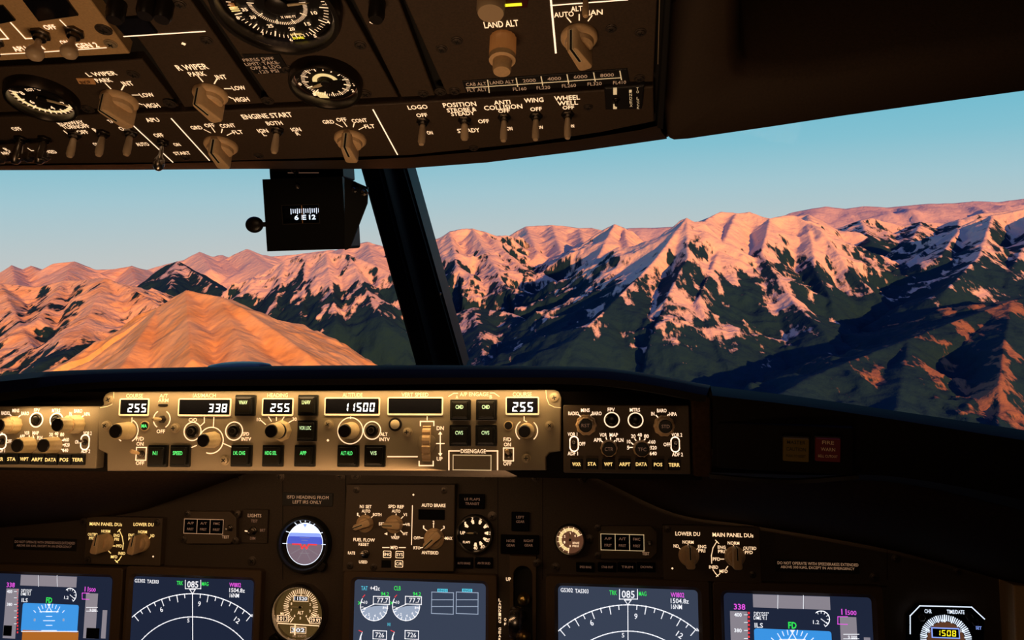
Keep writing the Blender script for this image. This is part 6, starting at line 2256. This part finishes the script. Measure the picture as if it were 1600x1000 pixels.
mountain('snow_mountain', 'smooth rounded orange snow mountain closest in the left window', [[(215, 520, 5.2), (248, 480, 5.4), (275, 462, 5.5), (291, 453, 5.5), (312, 458, 5.4), (343, 463, 5.3), (375, 480, 5.0), (410, 503, 4.8), (445, 527, 4.6), (480, 553, 4.4), (515, 582, 4.25), (560, 650, 3.9)],
         [(291, 453, 5.5), (300, 560, 4.0)], [(343, 463, 5.3), (400, 590, 3.8)], [(248, 480, 5.4), (180, 590, 4.0)], [(370, 474, 5.6), (440, 514, 5.45), (500, 548, 5.3), (560, 595, 5.0)]], (1500, dict(span=500, patch=.8, bump=35, snow=(.86,.56,.24), sunset_tint=(.92,.78,.60))), 14, .62, amp=60, nscale=600, seed=15, pad=(700, 600, 2200, 1200), spur=.10)  # strong orange snow colour paints in the low sun's glow
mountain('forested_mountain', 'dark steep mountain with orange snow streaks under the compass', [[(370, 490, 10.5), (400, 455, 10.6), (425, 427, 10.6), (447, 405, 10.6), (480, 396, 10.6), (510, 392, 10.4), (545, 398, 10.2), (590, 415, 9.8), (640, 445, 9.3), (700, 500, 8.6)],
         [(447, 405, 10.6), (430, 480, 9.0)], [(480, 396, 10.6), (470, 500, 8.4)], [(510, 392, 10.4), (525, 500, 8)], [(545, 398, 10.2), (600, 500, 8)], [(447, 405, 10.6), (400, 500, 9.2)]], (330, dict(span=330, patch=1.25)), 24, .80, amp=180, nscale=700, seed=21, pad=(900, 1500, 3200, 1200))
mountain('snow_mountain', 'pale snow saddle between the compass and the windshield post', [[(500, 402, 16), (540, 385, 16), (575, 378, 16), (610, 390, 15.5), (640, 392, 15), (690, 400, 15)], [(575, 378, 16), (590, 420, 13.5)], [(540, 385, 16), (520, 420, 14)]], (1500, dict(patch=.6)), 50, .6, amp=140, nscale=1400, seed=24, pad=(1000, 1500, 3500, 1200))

# right window
mountain('snow_mountain', 'far ridge with haze painted into its colour on the skyline left of the big peak', [[(880, 372, 40), (940, 362, 40), (985, 356, 40), (1030, 355, 40), (1080, 352, 40), (1130, 350, 40)]], (2500, dict(patch=.5, snow=(.55,.46,.50))), 160, .5, amp=200, nscale=3000, seed=31, pad=(1500, 1500, 6000, 1500))  # mauve snow colour paints in the distance haze
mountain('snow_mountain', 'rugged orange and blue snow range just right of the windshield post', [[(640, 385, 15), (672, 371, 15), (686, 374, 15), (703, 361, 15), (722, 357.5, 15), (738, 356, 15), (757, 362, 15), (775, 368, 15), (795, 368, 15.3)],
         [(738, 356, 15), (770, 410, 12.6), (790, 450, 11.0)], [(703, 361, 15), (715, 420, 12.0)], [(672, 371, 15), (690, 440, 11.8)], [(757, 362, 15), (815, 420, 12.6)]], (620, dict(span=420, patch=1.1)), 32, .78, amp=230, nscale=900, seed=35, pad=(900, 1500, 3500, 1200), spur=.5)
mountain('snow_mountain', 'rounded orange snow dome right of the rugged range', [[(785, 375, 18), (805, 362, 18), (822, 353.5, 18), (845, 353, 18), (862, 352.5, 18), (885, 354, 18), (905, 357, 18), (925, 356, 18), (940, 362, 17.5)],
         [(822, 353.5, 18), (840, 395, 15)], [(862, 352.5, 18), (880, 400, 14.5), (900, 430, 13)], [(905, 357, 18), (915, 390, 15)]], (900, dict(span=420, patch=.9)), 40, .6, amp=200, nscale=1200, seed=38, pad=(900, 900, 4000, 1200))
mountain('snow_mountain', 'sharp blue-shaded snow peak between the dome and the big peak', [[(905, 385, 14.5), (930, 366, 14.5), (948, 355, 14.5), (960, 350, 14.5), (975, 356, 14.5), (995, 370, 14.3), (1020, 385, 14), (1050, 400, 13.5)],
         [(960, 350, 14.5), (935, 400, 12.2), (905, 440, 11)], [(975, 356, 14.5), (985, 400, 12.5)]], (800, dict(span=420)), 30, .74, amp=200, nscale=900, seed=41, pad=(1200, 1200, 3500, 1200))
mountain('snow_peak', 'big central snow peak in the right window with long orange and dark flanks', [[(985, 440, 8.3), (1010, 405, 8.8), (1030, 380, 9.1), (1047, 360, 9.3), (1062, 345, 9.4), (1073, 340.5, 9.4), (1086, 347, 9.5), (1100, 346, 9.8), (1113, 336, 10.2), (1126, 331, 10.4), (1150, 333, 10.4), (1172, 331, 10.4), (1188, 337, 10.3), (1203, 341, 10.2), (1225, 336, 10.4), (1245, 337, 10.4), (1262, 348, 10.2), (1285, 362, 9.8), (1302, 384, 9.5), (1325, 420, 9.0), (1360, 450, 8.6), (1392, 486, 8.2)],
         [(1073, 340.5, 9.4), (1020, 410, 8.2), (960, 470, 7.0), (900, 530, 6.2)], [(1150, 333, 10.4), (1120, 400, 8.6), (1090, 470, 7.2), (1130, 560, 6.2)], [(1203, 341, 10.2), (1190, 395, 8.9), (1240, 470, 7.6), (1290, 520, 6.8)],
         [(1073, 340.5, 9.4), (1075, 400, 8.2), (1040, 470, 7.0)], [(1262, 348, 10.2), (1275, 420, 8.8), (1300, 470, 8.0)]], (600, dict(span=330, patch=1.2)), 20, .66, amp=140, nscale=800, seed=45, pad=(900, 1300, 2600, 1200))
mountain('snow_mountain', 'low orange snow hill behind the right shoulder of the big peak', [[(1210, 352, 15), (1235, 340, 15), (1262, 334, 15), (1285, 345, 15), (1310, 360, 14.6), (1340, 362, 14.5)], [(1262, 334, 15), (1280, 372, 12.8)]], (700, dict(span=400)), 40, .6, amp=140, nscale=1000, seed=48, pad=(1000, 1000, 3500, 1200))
mountain('snow_mountain', 'faint pink far range along the skyline at the right', [[(1200, 350, 42), (1235, 332, 42), (1268, 326, 42), (1292, 322, 42), (1320, 326, 42), (1350, 322, 42), (1385, 324, 42), (1420, 321, 42), (1455, 318, 42), (1490, 317, 42), (1520, 314, 42), (1560, 315, 42), (1600, 310, 42), (1700, 306, 42)]], (2500, dict(patch=.4, snow=(.56,.46,.50))), 170, .42, amp=350, nscale=3000, seed=51, pad=(1500, 1500, 7000, 1500))  # haze of the far range is put into its mauve snow colour
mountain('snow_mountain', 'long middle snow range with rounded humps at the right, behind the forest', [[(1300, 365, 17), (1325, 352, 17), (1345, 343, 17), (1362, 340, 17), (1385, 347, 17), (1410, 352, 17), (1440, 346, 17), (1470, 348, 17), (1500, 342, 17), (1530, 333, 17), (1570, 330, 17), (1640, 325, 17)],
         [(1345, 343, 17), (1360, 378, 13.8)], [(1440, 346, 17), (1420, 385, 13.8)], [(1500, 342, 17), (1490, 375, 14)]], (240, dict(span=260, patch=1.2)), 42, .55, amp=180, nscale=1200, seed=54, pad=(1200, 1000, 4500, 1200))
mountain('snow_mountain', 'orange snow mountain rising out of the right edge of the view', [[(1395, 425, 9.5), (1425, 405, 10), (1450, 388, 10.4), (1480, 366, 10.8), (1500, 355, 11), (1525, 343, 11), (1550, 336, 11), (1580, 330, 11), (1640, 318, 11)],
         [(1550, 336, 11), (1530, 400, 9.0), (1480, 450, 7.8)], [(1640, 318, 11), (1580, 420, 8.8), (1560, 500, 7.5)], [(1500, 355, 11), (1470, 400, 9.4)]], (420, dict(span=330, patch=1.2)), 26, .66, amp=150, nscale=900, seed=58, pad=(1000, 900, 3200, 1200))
mountain('forested_mountain', 'dark forested foothill with reddish patches painted as sunlit at the lower right', [[(1180, 640, 4.2), (1260, 590, 4.8), (1340, 560, 5.3), (1420, 530, 5.8), (1500, 500, 6.2), (1580, 470, 6.6), (1680, 450, 7)],
         [(1420, 530, 5.8), (1400, 640, 4.4)], [(1580, 470, 6.6), (1560, 600, 4.8)], [(1260, 590, 4.8), (1230, 660, 4.2)]], (0, dict(thr=.7, patch=1.6, rock=(.011,.040,.060), snow=(.30,.16,.10))), 16, .50, amp=110, nscale=600, seed=61, pad=(800, 900, 1800, 900))  # red-brown in place of snow paints sunlit patches on the forest
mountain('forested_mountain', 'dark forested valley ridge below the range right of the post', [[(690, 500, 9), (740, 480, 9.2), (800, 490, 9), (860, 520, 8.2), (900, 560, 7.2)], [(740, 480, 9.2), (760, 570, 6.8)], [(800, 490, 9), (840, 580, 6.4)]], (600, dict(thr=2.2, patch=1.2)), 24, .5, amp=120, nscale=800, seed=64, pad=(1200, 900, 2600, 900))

snow_material('valley_forest', GROUND + 120, 300, thr=3.0, patch=1.6, scale=.0011)

def valley():
    nx, ny = 260, 300
    X, Y = np.meshgrid(np.linspace(-20000, 20000, nx), np.linspace(1500, 30000, ny))
    H = GROUND + (fbm(X / 2600, Y / 2600, 6, 99, True) - .5) * 420
    vs_ = np.stack([X, Y, H], -1).reshape(-1, 3)
    idx = np.arange(nx * ny).reshape(ny, nx)
    F = np.stack([idx[:-1, :-1], idx[:-1, 1:], idx[1:, 1:], idx[1:, :-1]], -1).reshape(-1, 4)
    me = bpy.data.meshes.new('forest_valley')
    me.vertices.add(len(vs_)); me.vertices.foreach_set('co', vs_.astype(np.float32).ravel())
    me.loops.add(F.size); me.loops.foreach_set('vertex_index', F.astype(np.int32).ravel())
    me.polygons.add(len(F)); me.polygons.foreach_set('loop_start', (np.arange(len(F)) * 4).astype(np.int32))
    me.polygons.foreach_set('use_smooth', np.ones(len(F), bool))
    me.materials.append(MATS['valley_forest'])
    me.update(calc_edges=True)
    o = bpy.data.objects.new('forest_valley', me)
    COL.objects.link(o)
    o['kind'] = 'structure'
    o['label'] = 'dark forested valley floor between the mountains'
valley()
